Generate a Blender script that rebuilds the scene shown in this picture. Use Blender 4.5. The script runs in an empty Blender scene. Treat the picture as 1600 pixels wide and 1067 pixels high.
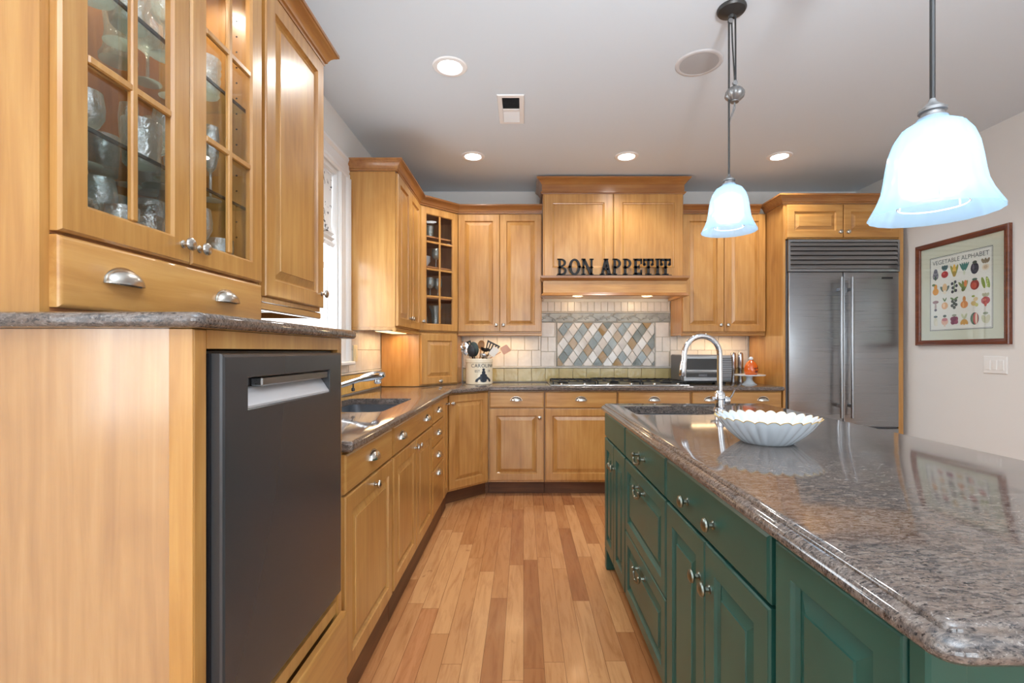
import bpy, bmesh, math, random
from mathutils import Vector, Matrix
random.seed(7)
PI = math.pi
scene = bpy.context.scene
col = scene.collection

# ------------------------------------------------------------------ camera, world, exposure
CAMZ = 1.206
cam_data = bpy.data.cameras.new('camera')
cam_data.sensor_width = 36.0
cam_data.lens = 750.0 / 1600.0 * 36.0
cam_data.shift_x = (800 - 818) / 1600.0
cam_data.shift_y = (549 - 533.5) / 1600.0
cam_data.clip_start = 0.05
cam = bpy.data.objects.new('camera', cam_data)
col.objects.link(cam)
cam.location = (0, 0, CAMZ)
cam.rotation_euler = (PI / 2, 0, 0)
scene.camera = cam
scene.view_settings.view_transform = 'Standard'
scene.view_settings.look = 'None'
scene.view_settings.exposure = 0.36
scene.view_settings.gamma = 1.0
scene.view_settings.use_curve_mapping = False
world = bpy.data.worlds.new('sky')
scene.world = world
world.use_nodes = True
_bg = world.node_tree.nodes['Background']
_bg.inputs[0].default_value = (0.86, 0.93, 1.0, 1)
_bg.inputs[1].default_value = 2.6

def add_light(name, kind, loc, energy, color=(1, 1, 1), rot=(0, 0, 0), size=None, size_y=None, parent=None, spot=None, radius=None, spread=None):
    d = bpy.data.lights.new(name, kind)
    d.energy = energy
    d.color = color
    if kind == 'AREA':
        d.shape = 'RECTANGLE'
        d.size = size
        d.size_y = size_y or size
        if spread: d.spread = spread
    if kind == 'SPOT':
        d.spot_size = spot
        d.spot_blend = 0.6
    if radius is not None: d.shadow_soft_size = radius
    o = bpy.data.objects.new(name, d)
    col.objects.link(o)
    o.location = loc
    o.rotation_euler = rot
    if parent: o.parent = parent
    return o

# daylight lamps: two outside added, unseen rear windows, the third at the sink window
DAY = (0.90, 0.95, 1.0)
add_light('daylight_fill', 'AREA', (-0.1, -3.12, 1.35), 24, DAY, (-PI / 2, 0, PI), 1.7, 1.9)
add_light('daylight_fill', 'AREA', (2.0, -3.12, 1.35), 24, DAY, (-PI / 2, 0, PI), 1.7, 1.9)
add_light('daylight_fill', 'AREA', (-1.42, 2.63, 1.75), 18, DAY, (0, -PI / 2, 0), 1.2, 0.9)

# unseen spot lamp, added and bounced off the ceiling to light the room
add_light('bounce_fill', 'SPOT', (0.5, -0.5, 1.75), 330, (0.93, 0.97, 1.0), (PI - 0.25, 0, 0), spot=2.5, radius=.12)

# ------------------------------------------------------------------ materials
def lin(c):
    c = c / 255.0
    return c / 12.92 if c <= 0.04045 else ((c + 0.055) / 1.055) ** 2.4
def rgb(r, g, b):
    return (lin(r), lin(g), lin(b), 1)

class NT:
    def __init__(self, name):
        self.m = bpy.data.materials.new(name)
        self.m.use_nodes = True
        self.t = self.m.node_tree
        self.b = self.t.nodes['Principled BSDF']
        self.out = self.t.nodes['Material Output']
    def n(self, typ, ins=None, **props):
        nd = self.t.nodes.new(typ)
        for k, v in props.items(): setattr(nd, k, v)
        for k, v in (ins or {}).items(): self.set(nd, k, v)
        return nd
    def set(self, nd, k, v):
        s = nd.inputs[k]
        if isinstance(v, bpy.types.NodeSocket): self.t.links.new(v, s)
        elif isinstance(v, bpy.types.Node): self.t.links.new(v.outputs[0], s)
        else: s.default_value = v
    def p(self, **kw):
        for k, v in kw.items(): self.set(self.b, k.replace('_', ' '), v)
    def coord(self, scale=(1, 1, 1), rot=(0, 0, 0), loc=(0, 0, 0), kind='Object'):
        tc = self.n('ShaderNodeTexCoord')
        mp = self.n('ShaderNodeMapping', {'Vector': tc.outputs[kind], 'Scale': scale, 'Rotation': rot, 'Location': loc})
        return mp.outputs[0]
    def noise(self, vec, scale=5, detail=4, rough=0.5, dist=0.0):
        return self.n('ShaderNodeTexNoise', {'Vector': vec, 'Scale': scale, 'Detail': detail, 'Roughness': rough, 'Distortion': dist})
    def ramp(self, fac, stops):
        r = self.n('ShaderNodeValToRGB', {'Fac': fac})
        e = r.color_ramp.elements
        while len(e) < len(stops): e.new(0.5)
        for i, (pos, c) in enumerate(stops):
            e[i].position = pos
            e[i].color = c
        return r.outputs[0]
    def mix(self, fac, a, b, mode='MIX'):
        r = self.n('ShaderNodeMix', data_type='RGBA', blend_type=mode)
        self.set(r, 0, fac); self.set(r, 6, a); self.set(r, 7, b)
        return r.outputs[2]
    def math(self, op, a, b=0.0):
        r = self.n('ShaderNodeMath', operation=op)
        self.set(r, 0, a); self.set(r, 1, b)
        return r.outputs[0]
    def bump(self, h, strength=0.1, dist=0.01):
        b = self.n('ShaderNodeBump', {'Height': h, 'Strength': strength, 'Distance': dist})
        self.set(self.b, 'Normal', b.outputs[0])

def plain(name, c, rough=0.5, metal=0.0, coat=0.0, emit=None, estr=0.0):
    t = NT(name)
    t.p(Base_Color=c, Roughness=rough, Metallic=metal)
    if coat: t.p(Coat_Weight=coat, Coat_Roughness=0.08)
    if emit: t.p(Emission_Color=emit, Emission_Strength=estr)
    return t.m

def maple(name, axis, light, mid, dark, rough=0.33, coat=0.5):
    t = NT(name)
    sc = {'z': (26, 26, 1.5), 'x': (1.5, 26, 26), 'y': (26, 1.5, 26)}[axis]
    oi = t.n('ShaderNodeObjectInfo')
    off = t.n('ShaderNodeVectorMath', {0: oi.outputs['Random'], 1: (7.3, 3.1, 9.7)}, operation='MULTIPLY')
    tc = t.n('ShaderNodeTexCoord')
    ad = t.n('ShaderNodeVectorMath', {0: tc.outputs['Object'], 1: off.outputs[0]}, operation='ADD')
    mp = t.n('ShaderNodeMapping', {'Vector': ad.outputs[0], 'Scale': sc})
    n1 = t.noise(mp.outputs[0], 1.6, 6, 0.6, 0.5)
    sc2 = tuple(3.2 if s > 5 else 1.1 for s in sc)
    mp2 = t.n('ShaderNodeMapping', {'Vector': ad.outputs[0], 'Scale': sc2})
    n2 = t.noise(mp2.outputs[0], 1.7, 3, 0.5, 1.2)
    f = t.math('ADD', t.math('MULTIPLY', n1.outputs[0], 0.55), t.math('MULTIPLY', n2.outputs[0], 0.45))
    c = t.ramp(f, [(0.32, dark), (0.5, mid), (0.66, light)])
    hv = t.n('ShaderNodeHueSaturation', {'Color': c, 'Value': t.math('ADD', t.math('MULTIPLY', oi.outputs['Random'], 0.10), 0.95)})
    t.p(Base_Color=hv.outputs[0], Roughness=rough, Coat_Weight=coat, Coat_Roughness=0.16)
    t.bump(n1.outputs[0], 0.03, 0.002)
    return t.m

ML, MM, MD = rgb(201, 153, 88), rgb(187, 135, 71), rgb(164, 112, 54)
M = {}
M['maple_v'] = maple('maple_upright_grain', 'z', ML, MM, MD)
M['maple_h'] = maple('maple_level_grain', 'x', ML, MM, MD)
M['maple_crown'] = maple('maple_crown', 'x', rgb(174, 122, 66), rgb(158, 104, 53), rgb(136, 84, 41))
M['maple_satin'] = maple('maple_satin_end_panel', 'z', ML, MM, MD, 0.30, 1.0)
M['maple_satin'].node_tree.nodes['Principled BSDF'].inputs['Coat IOR'].default_value = 2.2
M['maple_satin'].node_tree.nodes['Principled BSDF'].inputs['Coat Roughness'].default_value = 0.2
M['maple_in'] = maple('maple_cabinet_inside', 'z', rgb(196, 138, 88), rgb(178, 118, 72), rgb(150, 96, 58), 0.5, 0.0)
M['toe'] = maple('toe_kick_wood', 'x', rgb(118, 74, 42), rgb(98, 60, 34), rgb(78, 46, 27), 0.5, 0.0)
M['dark_gap'] = plain('dark_gap', rgb(30, 24, 20), 0.9)

def stainless(name, c, rough=0.28, axis='x', amount=0.12):
    t = NT(name)
    sc = {'x': (1.0, 300, 300), 'z': (300, 300, 1.0), 'y': (300, 1, 300)}[axis]
    v = t.coord(sc)
    n = t.noise(v, 1.0, 3, 0.6)
    t.p(Base_Color=c, Metallic=1.0)
    r = t.math('ADD', t.math('MULTIPLY', n.outputs[0], amount), rough - amount / 2)
    t.p(Roughness=r, Anisotropic=0.5)
    t.bump(n.outputs[0], 0.004, 0.001)
    return t.m
M['steel'] = stainless('brushed_steel', rgb(158, 160, 163), 0.28, 'x', 0.05)
M['steel_dark'] = plain('dark_stainless_coating', rgb(70, 71, 73), 0.26, 0.35)
M['pocket_grey'] = plain('pale_grey_pocket', rgb(186, 187, 190), 0.35, 0.2)
M['nickel'] = plain('satin_nickel', rgb(196, 192, 184), 0.24, 1.0)
M['chrome'] = plain('chrome', rgb(222, 224, 228), 0.07, 1.0)
M['pewter'] = plain('aged_pewter', rgb(142, 148, 138), 0.3, 1.0)
M['black_iron'] = plain('black_iron', rgb(22, 22, 24), 0.5, 0.2)
M['black_plastic'] = plain('black_plastic', rgb(26, 26, 30), 0.35)
M['black_glass'] = plain('black_oven_glass', rgb(14, 16, 20), 0.08, 0.0, 0.5)
M['grey_metal'] = plain('grey_painted_metal', rgb(96, 97, 102), 0.4, 0.3)
M['bronze'] = plain('dark_bronze', rgb(70, 70, 70), 0.4, 0.7)
M['counterweight'] = plain('aged_silver_casting', rgb(150, 150, 150), 0.4, 0.8)
M['white_paint'] = plain('white_trim_paint', rgb(240, 240, 240), 0.35)
M['white_ceramic'] = plain('white_ceramic', rgb(214, 223, 231), 0.12, 0.0, 0.5)
M['white_plastic'] = plain('white_plastic', rgb(238, 238, 236), 0.35)
M['cream_plastic'] = plain('cream_plastic', rgb(236, 220, 182), 0.4)
M['gold_rim'] = plain('gilded_rim', rgb(206, 178, 110), 0.3, 0.7)
M['cream_stoneware'] = plain('cream_stoneware', rgb(226, 216, 194), 0.25, 0.0, 0.3)
M['ink_blue'] = plain('blue_black_glaze', rgb(38, 48, 62), 0.35)

def wallpaint(name, c):
    t = NT(name)
    n = t.noise(t.coord(), 90, 3, 0.6)
    t.p(Base_Color=c, Roughness=0.7)
    t.bump(n.outputs[0], 0.04, 0.002)
    return t.m
M['wall'] = wallpaint('cream_wall_paint', rgb(229, 228, 225))
M['ceiling'] = wallpaint('white_ceiling_paint', rgb(219, 229, 238))

def green_paint():
    t = NT('green_cabinet_paint')
    n = t.noise(t.coord((1, 1, 1)), 6, 3, 0.5)
    c = t.ramp(n.outputs[0], [(0.3, rgb(32, 78, 69)), (0.7, rgb(38, 88, 78))])
    t.p(Base_Color=c, Roughness=0.36, Coat_Weight=0.12, Coat_Roughness=0.15)
    return t.m
M['green'] = green_paint()

def granite():
    t = NT('brown_granite')
    v = t.coord((1, 2.6, 2), (0, 0, math.radians(-32)))
    n1 = t.noise(v, 42, 8, 0.72, 0.6)
    n2 = t.noise(v, 9, 5, 0.6, 0.8)
    n3 = t.noise(t.coord(), 230, 3, 0.7)
    n4 = t.noise(v, 95, 4, 0.7, 0.3)
    c1 = t.ramp(n1.outputs[0], [(0.30, rgb(30, 29, 32)), (0.42, rgb(78, 72, 70)), (0.52, rgb(108, 98, 92)), (0.64, rgb(132, 122, 114)), (0.76, rgb(170, 164, 160))])
    c2 = t.mix(t.ramp(n2.outputs[0], [(0.42, (0, 0, 0, 1)), (0.68, (0.55, 0.55, 0.55, 1))]), c1, rgb(116, 98, 86))
    c3 = t.mix(t.ramp(n4.outputs[0], [(0.52, (0, 0, 0, 1)), (0.63, (0.9, 0.9, 0.9, 1))]), c2, rgb(30, 30, 34))
    c4 = t.mix(t.ramp(n3.outputs[0], [(0.58, (0, 0, 0, 1)), (0.72, (0.55, 0.55, 0.55, 1))]), c3, rgb(176, 168, 162))
    t.p(Base_Color=c4, Roughness=0.07, Specular_IOR_Level=0.8)
    return t.m
M['granite'] = granite()

def floor_planks():
    t = NT('maple_strip_floor')
    tc = t.n('ShaderNodeTexCoord')
    sp = t.n('ShaderNodeSeparateXYZ', {0: tc.outputs['Object']})
    W, L = 0.0795, 0.95
    u = t.math('DIVIDE', sp.outputs[0], W)
    row = t.math('FLOOR', u)
    fu = t.math('FRACT', u)
    wn = t.n('ShaderNodeTexWhiteNoise', {'W': row}, noise_dimensions='1D')
    vv = t.math('ADD', t.math('DIVIDE', sp.outputs[1], L), t.math('MULTIPLY', wn.outputs[0], 7.0))
    cell = t.math('FLOOR', vv)
    fv = t.math('FRACT', vv)
    cm = t.n('ShaderNodeCombineXYZ', {0: row, 1: cell})
    wn2 = t.n('ShaderNodeTexWhiteNoise', {'Vector': cm.outputs[0]}, noise_dimensions='2D')
    pc = t.ramp(wn2.outputs[0], [(0.0, rgb(166, 108, 66)), (0.25, rgb(188, 130, 82)), (0.6, rgb(202, 146, 96)), (0.85, rgb(214, 160, 108)), (1.0, rgb(186, 120, 76))])
    off = t.n('ShaderNodeVectorMath', {0: cm.outputs[0], 1: (3.7, 11.3, 0)}, operation='MULTIPLY')
    ad = t.n('ShaderNodeVectorMath', {0: tc.outputs['Object'], 1: off.outputs[0]}, operation='ADD')
    mp = t.n('ShaderNodeMapping', {'Vector': ad.outputs[0], 'Scale': (16, 1.6, 1)})
    g = t.noise(mp.outputs[0], 2.2, 6, 0.62, 0.8)
    gc = t.ramp(g.outputs[0], [(0.3, rgb(196, 170, 150)), (0.55, (1, 1, 1, 1))])
    c = t.mix(0.55, pc, gc, 'MULTIPLY')
    mp3 = t.n('ShaderNodeMapping', {'Vector': ad.outputs[0], 'Scale': (5, 2.4, 1)})
    kn = t.noise(mp3.outputs[0], 3.0, 4, 0.6, 0.4)
    c = t.mix(t.ramp(kn.outputs[0], [(0.68, (0, 0, 0, 1)), (0.78, (0.6, 0.6, 0.6, 1))]), c, rgb(120, 66, 40))
    e1 = t.math('MINIMUM', fu, t.math('SUBTRACT', 1.0, fu))
    e2 = t.math('MULTIPLY', t.math('MINIMUM', fv, t.math('SUBTRACT', 1.0, fv)), L / W)
    gap = t.math('LESS_THAN', t.math('MINIMUM', e1, e2), 0.012)
    c = t.mix(t.math('MULTIPLY', gap, 0.75), c, rgb(92, 52, 32))
    t.p(Base_Color=c, Roughness=0.24, Coat_Weight=0.2, Coat_Roughness=0.12)
    t.bump(t.math('SUBTRACT', 1.0, gap), 0.12, 0.002)
    return t.m
M['floor'] = floor_planks()

def tile_glaze(name, c0, c1, rough=0.12):
    t = NT(name)
    n = t.noise(t.coord(), 7, 4, 0.6)
    n2 = t.noise(t.coord(), 26, 3, 0.5)
    t.p(Base_Color=t.ramp(n.outputs[0], [(0.3, c0), (0.7, c1)]), Roughness=rough)
    t.bump(n2.outputs[0], 0.35, 0.006)
    return t.m
M['tile_white'] = tile_glaze('white_glazed_tile', rgb(204, 200, 196), rgb(224, 220, 214), 0.27)
M['tile_olive'] = tile_glaze('olive_glazed_tile', rgb(168, 156, 104), rgb(186, 172, 124))
M['tile_gold'] = tile_glaze('gold_glazed_tile', rgb(196, 158, 84), rgb(216, 178, 104))
M['tile_blue'] = tile_glaze('grey_blue_glazed_tile', rgb(112, 126, 130), rgb(144, 154, 154))
M['tile_tan'] = tile_glaze('tan_glazed_tile', rgb(148, 122, 84), rgb(168, 142, 102))
M['tile_pale'] = tile_glaze('pale_grey_glazed_tile', rgb(200, 202, 202), rgb(218, 218, 216))
M['tile_relief'] = tile_glaze('pewter_relief_tile', rgb(136, 140, 138), rgb(176, 178, 174), 0.2)
M['grout'] = plain('grout', rgb(186, 180, 168), 0.9)

def thin_glass(name, tint=(1, 1, 1, 1), base=0.06, edge=0.6, rough=0.0):
    t = NT(name)
    t.t.nodes.remove(t.b)
    lw = t.n('ShaderNodeLayerWeight', {'Blend': 0.35})
    f = t.math('ADD', t.math('MULTIPLY', lw.outputs['Fresnel'], edge), base)
    tr = t.n('ShaderNodeBsdfTransparent', {'Color': tint})
    gl = t.n('ShaderNodeBsdfGlossy', {'Color': (1, 1, 1, 1), 'Roughness': rough})
    mx = t.n('ShaderNodeMixShader', {0: f, 1: tr.outputs[0], 2: gl.outputs[0]})
    t.t.links.new(mx.outputs[0], t.out.inputs[0])
    return t.m
M['pane'] = thin_glass('clear_pane', (0.98, 0.99, 0.99, 1), 0.008, 0.10)
def crystal():
    t = NT('clear_glassware')
    t.t.nodes.remove(t.b)
    lw = t.n('ShaderNodeLayerWeight', {'Blend': 0.45})
    n = t.noise(t.coord(), 60, 3, 0.6, 1.0)
    bp = t.n('ShaderNodeBump', {'Height': n.outputs[0], 'Strength': 0.5, 'Distance': 0.01})
    tr = t.n('ShaderNodeBsdfTransparent', {'Color': (0.93, 0.97, 0.95, 1)})
    gl = t.n('ShaderNodeBsdfGlossy', {'Color': (1, 1, 1, 1), 'Roughness': 0.08, 'Normal': bp.outputs[0]})
    df = t.n('ShaderNodeBsdfTranslucent', {'Color': (0.8, 0.9, 0.88, 1)})
    a = t.n('ShaderNodeMixShader', {0: 0.42, 1: gl.outputs[0], 2: df.outputs[0]})
    m = t.n('ShaderNodeMixShader', {0: t.math('ADD', t.math('MULTIPLY', lw.outputs['Facing'], 0.58), 0.42), 1: tr.outputs[0], 2: a.outputs[0]})
    t.t.links.new(m.outputs[0], t.out.inputs[0])
    return t.m
M['crystal'] = crystal()
M['shelf_glass'] = thin_glass('green_edged_glass', (0.90, 0.96, 0.94, 1), 0.03, 0.2)
M['shelf_edge'] = plain('dark_glass_edge', rgb(34, 48, 48), 0.15)
M['teal_glass'] = thin_glass('teal_glassware', (0.25, 0.62, 0.60, 1), 0.12, 0.7, 0.02)

def shade_glass():
    t = NT('pale_blue_shade_glass')
    t.t.nodes.remove(t.b)
    tl = t.n('ShaderNodeBsdfTranslucent', {'Color': (0.53, 0.70, 0.85, 1)})
    df = t.n('ShaderNodeBsdfDiffuse', {'Color': (0.53, 0.70, 0.85, 1)})
    tr = t.n('ShaderNodeBsdfTransparent', {'Color': (0.80, 0.92, 1.0, 1)})
    gl = t.n('ShaderNodeBsdfGlossy', {'Color': (0.9, 0.96, 1, 1), 'Roughness': 0.08})
    a = t.n('ShaderNodeMixShader', {0: 0.55, 1: tl.outputs[0], 2: tr.outputs[0]})
    b = t.n('ShaderNodeMixShader', {0: 0.15, 1: a.outputs[0], 2: df.outputs[0]})
    lw = t.n('ShaderNodeLayerWeight', {'Blend': 0.3})
    c = t.n('ShaderNodeMixShader', {0: t.math('MULTIPLY', lw.outputs['Fresnel'], 0.5), 1: b.outputs[0], 2: gl.outputs[0]})
    em = t.n('ShaderNodeEmission', {'Color': (0.66, 0.84, 1.0, 1), 'Strength': 0.10})
    d = t.n('ShaderNodeAddShader', {0: c.outputs[0], 1: em.outputs[0]})
    t.t.links.new(d.outputs[0], t.out.inputs[0])
    return t.m
M['shade'] = shade_glass()
M['bulb'] = plain('lit_lamp_diffuser', (1, 1, 1, 1), 0.5, emit=(0.95, 0.98, 1, 1), estr=3.2)
M['can_lens'] = plain('lit_downlight_lens', (1, 1, 1, 1), 0.5, emit=(1, 0.99, 0.97, 1), estr=14)
M['warm_lens'] = plain('lit_warm_strip', (1, 0.9, 0.7, 1), 0.5, emit=(1, 0.72, 0.36, 1), estr=1.6)

def shade_fabric():
    t = NT('white_sprigged_fabric')
    v = t.coord((1, 1, 1))
    n = t.noise(v, 14, 5, 0.6, 1.5)
    c = t.ramp(n.outputs[0], [(0.60, rgb(236, 236, 236)), (0.64, rgb(110, 112, 116)), (0.68, rgb(60, 62, 66))])
    t.p(Base_Color=c, Roughness=0.9)
    return t.m
M['fabric'] = shade_fabric()
M['frame_wood'] = maple('mahogany_frame', 'x', rgb(124, 66, 40), rgb(104, 52, 30), rgb(76, 36, 22), 0.25, 0.4)
M['mat_board'] = plain('pale_green_mat', rgb(208, 212, 194), 0.85)
M['print_paper'] = plain('print_paper', rgb(226, 228, 222), 0.8)
M['print_ink'] = plain('print_ink', rgb(70, 82, 84), 0.8)
M['speaker_mesh'] = plain('grey_speaker_cloth', rgb(176, 176, 178), 0.8)
M['speaker_rim'] = plain('speaker_rim', rgb(206, 206, 208), 0.5)
M['amber_glass'] = plain('amber_orange_glass', rgb(206, 92, 22), 0.12, 0.0, 0.6)
M['orange_dark'] = plain('dark_orange_mark', rgb(104, 36, 10), 0.5)
M['oven_grey'] = plain('ribbed_grey_plastic', rgb(150, 152, 156), 0.4, 0.3)
M['sink_steel'] = stainless('sink_steel', rgb(170, 176, 184), 0.3)
M['wood_tool'] = plain('light_wood_tool', rgb(186, 134, 84), 0.5)
M['white_tool'] = plain('white_silicone', rgb(226, 224, 218), 0.45)
M['pink_tool'] = plain('clear_pink_plastic', rgb(206, 150, 120), 0.3)
M['dark_green_tool'] = plain('dark_green_nylon', rgb(34, 52, 48), 0.35)
M['mill_steel'] = plain('mill_steel', rgb(190, 190, 196), 0.18, 1.0)
M['badge'] = plain('dark_badge', rgb(60, 60, 62), 0.4, 0.5)

# ------------------------------------------------------------------ mesh builder
class MB:
    def __init__(self):
        self.v = []; self.f = []; self.mi = []; self.cur = 0
    def add(self, verts, faces):
        o = len(self.v)
        self.v += [tuple(p) for p in verts]
        for f in faces:
            self.f.append([i + o for i in f]); self.mi.append(self.cur)
        return self
    def box(self, x0, x1, y0, y1, z0, z1, b=0.0):
        if x1 < x0: x0, x1 = x1, x0
        if y1 < y0: y0, y1 = y1, y0
        if z1 < z0: z0, z1 = z1, z0
        if b <= 0:
            v = [(x, y, z) for x in (x0, x1) for y in (y0, y1) for z in (z0, z1)]
            return self.add(v, [(0, 1, 3, 2), (4, 6, 7, 5), (0, 4, 5, 1), (2, 3, 7, 6), (0, 2, 6, 4), (1, 5, 7, 3)])
        X, Y, Z = (x0, x1), (y0, y1), (z0, z1)
        v = []; idx = {}
        for i in (0, 1):
            for j in (0, 1):
                for k in (0, 1):
                    x, y, z = X[i], Y[j], Z[k]
                    dx, dy, dz = (b, -b)[i], (b, -b)[j], (b, -b)[k]
                    idx[i, j, k, 0] = len(v); v.append((x, y + dy, z + dz))
                    idx[i, j, k, 1] = len(v); v.append((x + dx, y, z + dz))
                    idx[i, j, k, 2] = len(v); v.append((x + dx, y + dy, z))
        F = []
        for s in (0, 1):
            F.append([idx[s, j, k, 0] for j, k in ((0, 0), (1, 0), (1, 1), (0, 1))])
            F.append([idx[i, s, k, 1] for i, k in ((0, 0), (1, 0), (1, 1), (0, 1))])
            F.append([idx[i, j, s, 2] for i, j in ((0, 0), (1, 0), (1, 1), (0, 1))])
        for a in (0, 1):
            for c in (0, 1):
                F.append([idx[a, c, 0, 0], idx[a, c, 0, 1], idx[a, c, 1, 1], idx[a, c, 1, 0]])
                F.append([idx[a, 0, c, 0], idx[a, 0, c, 2], idx[a, 1, c, 2], idx[a, 1, c, 0]])
                F.append([idx[0, a, c, 1], idx[0, a, c, 2], idx[1, a, c, 2], idx[1, a, c, 1]])
                for k in (0, 1):
                    F.append([idx[a, c, k, 0], idx[a, c, k, 1], idx[a, c, k, 2]])
        return self.add(v, F)
    def loops(self, L, cap0=True, cap1=True, ring=False, closed=True):
        n = len(L[0]); v = []; F = []
        for l in L: v += list(l)
        m = len(L)
        for a in range(m if ring else m - 1):
            b = (a + 1) % m
            for i in range(n if closed else n - 1):
                j = (i + 1) % n
                F.append((a * n + i, a * n + j, b * n + j, b * n + i))
        if not ring:
            if cap0: F.append(tuple(range(n)))
            if cap1: F.append(tuple((m - 1) * n + i for i in range(n)))
        return self.add(v, F)
    def lathe(self, prof, n=24, c=(0, 0, 0), axis='z', flute=None):
        v = []; F = []; rings = []
        def pt(r, h, a):
            x, y = r * math.cos(a), r * math.sin(a)
            if axis == 'z': p = (x, y, h)
            elif axis == '-y': p = (x, -h, y)
            elif axis == 'y': p = (x, h, y)
            elif axis == 'x': p = (h, x, y)
            return (p[0] + c[0], p[1] + c[1], p[2] + c[2])
        for k, (r, h) in enumerate(prof):
            if r < 1e-6:
                rings.append([len(v)]); v.append(pt(0, h, 0))
            else:
                rg = []
                for i in range(n):
                    a = 2 * PI * i / n
                    rr, hh = (r, h) if flute is None else flute(r, h, a, k)
                    rg.append(len(v)); v.append(pt(rr, hh, a))
                rings.append(rg)
        for A, B in zip(rings, rings[1:]):
            if len(A) == 1 and len(B) == 1: continue
            for i in range(n):
                j = (i + 1) % n
                if len(A) == 1: F.append((A[0], B[i], B[j]))
                elif len(B) == 1: F.append((A[i], A[j], B[0]))
                else: F.append((A[i], A[j], B[j], B[i]))
        return self.add(v, F)
    def tube(self, pts, r, n=10, cap=True):
        P = [Vector(p) for p in pts]
        R = r if isinstance(r, (list, tuple)) else [r] * len(P)
        T = []
        for i in range(len(P)):
            d = (P[min(i + 1, len(P) - 1)] - P[max(i - 1, 0)])
            T.append(d.normalized())
        up = Vector((0, 0, 1)) if abs(T[0].z) < 0.9 else Vector((1, 0, 0))
        N = (up - T[0] * up.dot(T[0])).normalized()
        L = []
        for i in range(len(P)):
            N = (N - T[i] * N.dot(T[i])).normalized()
            B = T[i].cross(N)
            L.append([tuple(P[i] + (N * math.cos(2 * PI * k / n) + B * math.sin(2 * PI * k / n)) * R[i]) for k in range(n)])
        return self.loops(L, cap, cap)
    def prism(self, poly, z0, z1, f=None):
        f = f or (lambda x, y, z: (x, y, z))
        return self.loops([[f(x, y, z0) for x, y in poly], [f(x, y, z1) for x, y in poly]])
    def ball(self, c, rx, ry, rz, n=12, m=7, rot=None):
        L = []
        v = []; F = []
        prof = [(math.sin(PI * k / m), -math.cos(PI * k / m)) for k in range(m + 1)]
        o = MB(); o.lathe([(0 if k in (0, m) else p[0], p[1]) for k, p in enumerate(prof)], n)
        pts = []
        for p in o.v:
            q = Vector((p[0] * rx, p[1] * ry, p[2] * rz))
            if rot: q = rot @ q
            pts.append((q.x + c[0], q.y + c[1], q.z + c[2]))
        return self.add(pts, o.f)
    def rects(self, x0, x1, z0, z1, prof, y=0.0, cap0=True, cap1=True, ring=False):
        L = []
        for i, d in prof:
            L.append([(x0 + i, y + d, z0 + i), (x1 - i, y + d, z0 + i), (x1 - i, y + d, z1 - i), (x0 + i, y + d, z1 - i)])
        return self.loops(L, cap0, cap1, ring)
    def xform(self, mat):
        self.v = [tuple(mat @ Vector(p)) for p in self.v]
        return self
    def mesh(self, name, mats, smooth=True, angle=32):
        me = bpy.data.meshes.new(name)
        me.from_pydata(self.v, [], self.f)
        if not isinstance(mats, (list, tuple)): mats = [mats]
        for m in mats: me.materials.append(m)
        bm = bmesh.new(); bm.from_mesh(me)
        for f, k in zip(bm.faces, self.mi): f.material_index = k
        bmesh.ops.recalc_face_normals(bm, faces=bm.faces)
        for f in bm.faces: f.smooth = smooth
        bm.to_mesh(me); bm.free()
        if smooth:
            me.set_sharp_from_angle(angle=math.radians(angle))
        return me

def root_matrix(o):
    m = o.matrix_basis.copy()
    while o.parent:
        o = o.parent
        m = o.matrix_basis @ m
    return m

def link(name, me, parent=None, loc=(0, 0, 0), rot=(0, 0, 0)):
    o = bpy.data.objects.new(name, me)
    col.objects.link(o)
    if parent: o.parent = parent
    o.location = loc
    o.rotation_euler = rot
    return o

def part(name, mb, mat, parent=None, loc=(0, 0, 0), world=False, label=None, smooth=True, angle=32):
    """One mesh object; with world=True the builder's coordinates are room coordinates."""
    if world and parent:
        mb.xform(root_matrix(parent).inverted())
    o = link(name, mb.mesh(name, mat, smooth, angle), parent, loc)
    if label: o['label'] = label
    return o

def tag(o, label, cat, group=None):
    o['label'] = label; o['category'] = cat
    if group: o['group'] = group
    return o

def thing(name, label, cat, loc=(0, 0, 0), rotz=0.0, group=None):
    o = link(name, None, None, loc, (0, 0, rotz))
    return tag(o, label, cat, group)

def struct(name, mb, mat, parent=None):
    o = part(name, mb, mat, parent)
    if not parent: o['kind'] = 'structure'
    return o

def copy_thing(o, loc, label, parent=None, rot=None):
    c = o.copy(); col.objects.link(c)
    c.parent = parent
    if parent is None:
        c.location = loc
        c['label'] = label
        if rot: c.rotation_euler = rot
    for ch in [k for k in bpy.data.objects if k.parent == o]:
        copy_thing(ch, None, None, c)
    return c

def frame_pts(d, path):
    pass

def sweep(path, prof, i0=0, i1=None, z0=0.0):
    """Moulding along an open XY path (outward = right-hand side), mitred; only segments i0..i1 are made."""
    P = [Vector((p[0], p[1])) for p in path]
    n = len(P)
    i1 = n - 1 if i1 is None else i1
    def nrm(a, b):
        d = (b - a).normalized()
        return Vector((d.y, -d.x))
    mit = []
    for i in range(n):
        if i == 0: m = nrm(P[0], P[1])
        elif i == n - 1: m = nrm(P[-2], P[-1])
        else:
            a, b = nrm(P[i - 1], P[i]), nrm(P[i], P[i + 1])
            m = (a + b) / (1 + a.dot(b))
        mit.append(m)
    mb = MB()
    L = [[(P[i].x + mit[i].x * o, P[i].y + mit[i].y * o, z + z0) for o, z in prof] for i in range(i0, i1 + 1)]
    return mb.loops(L)

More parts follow.
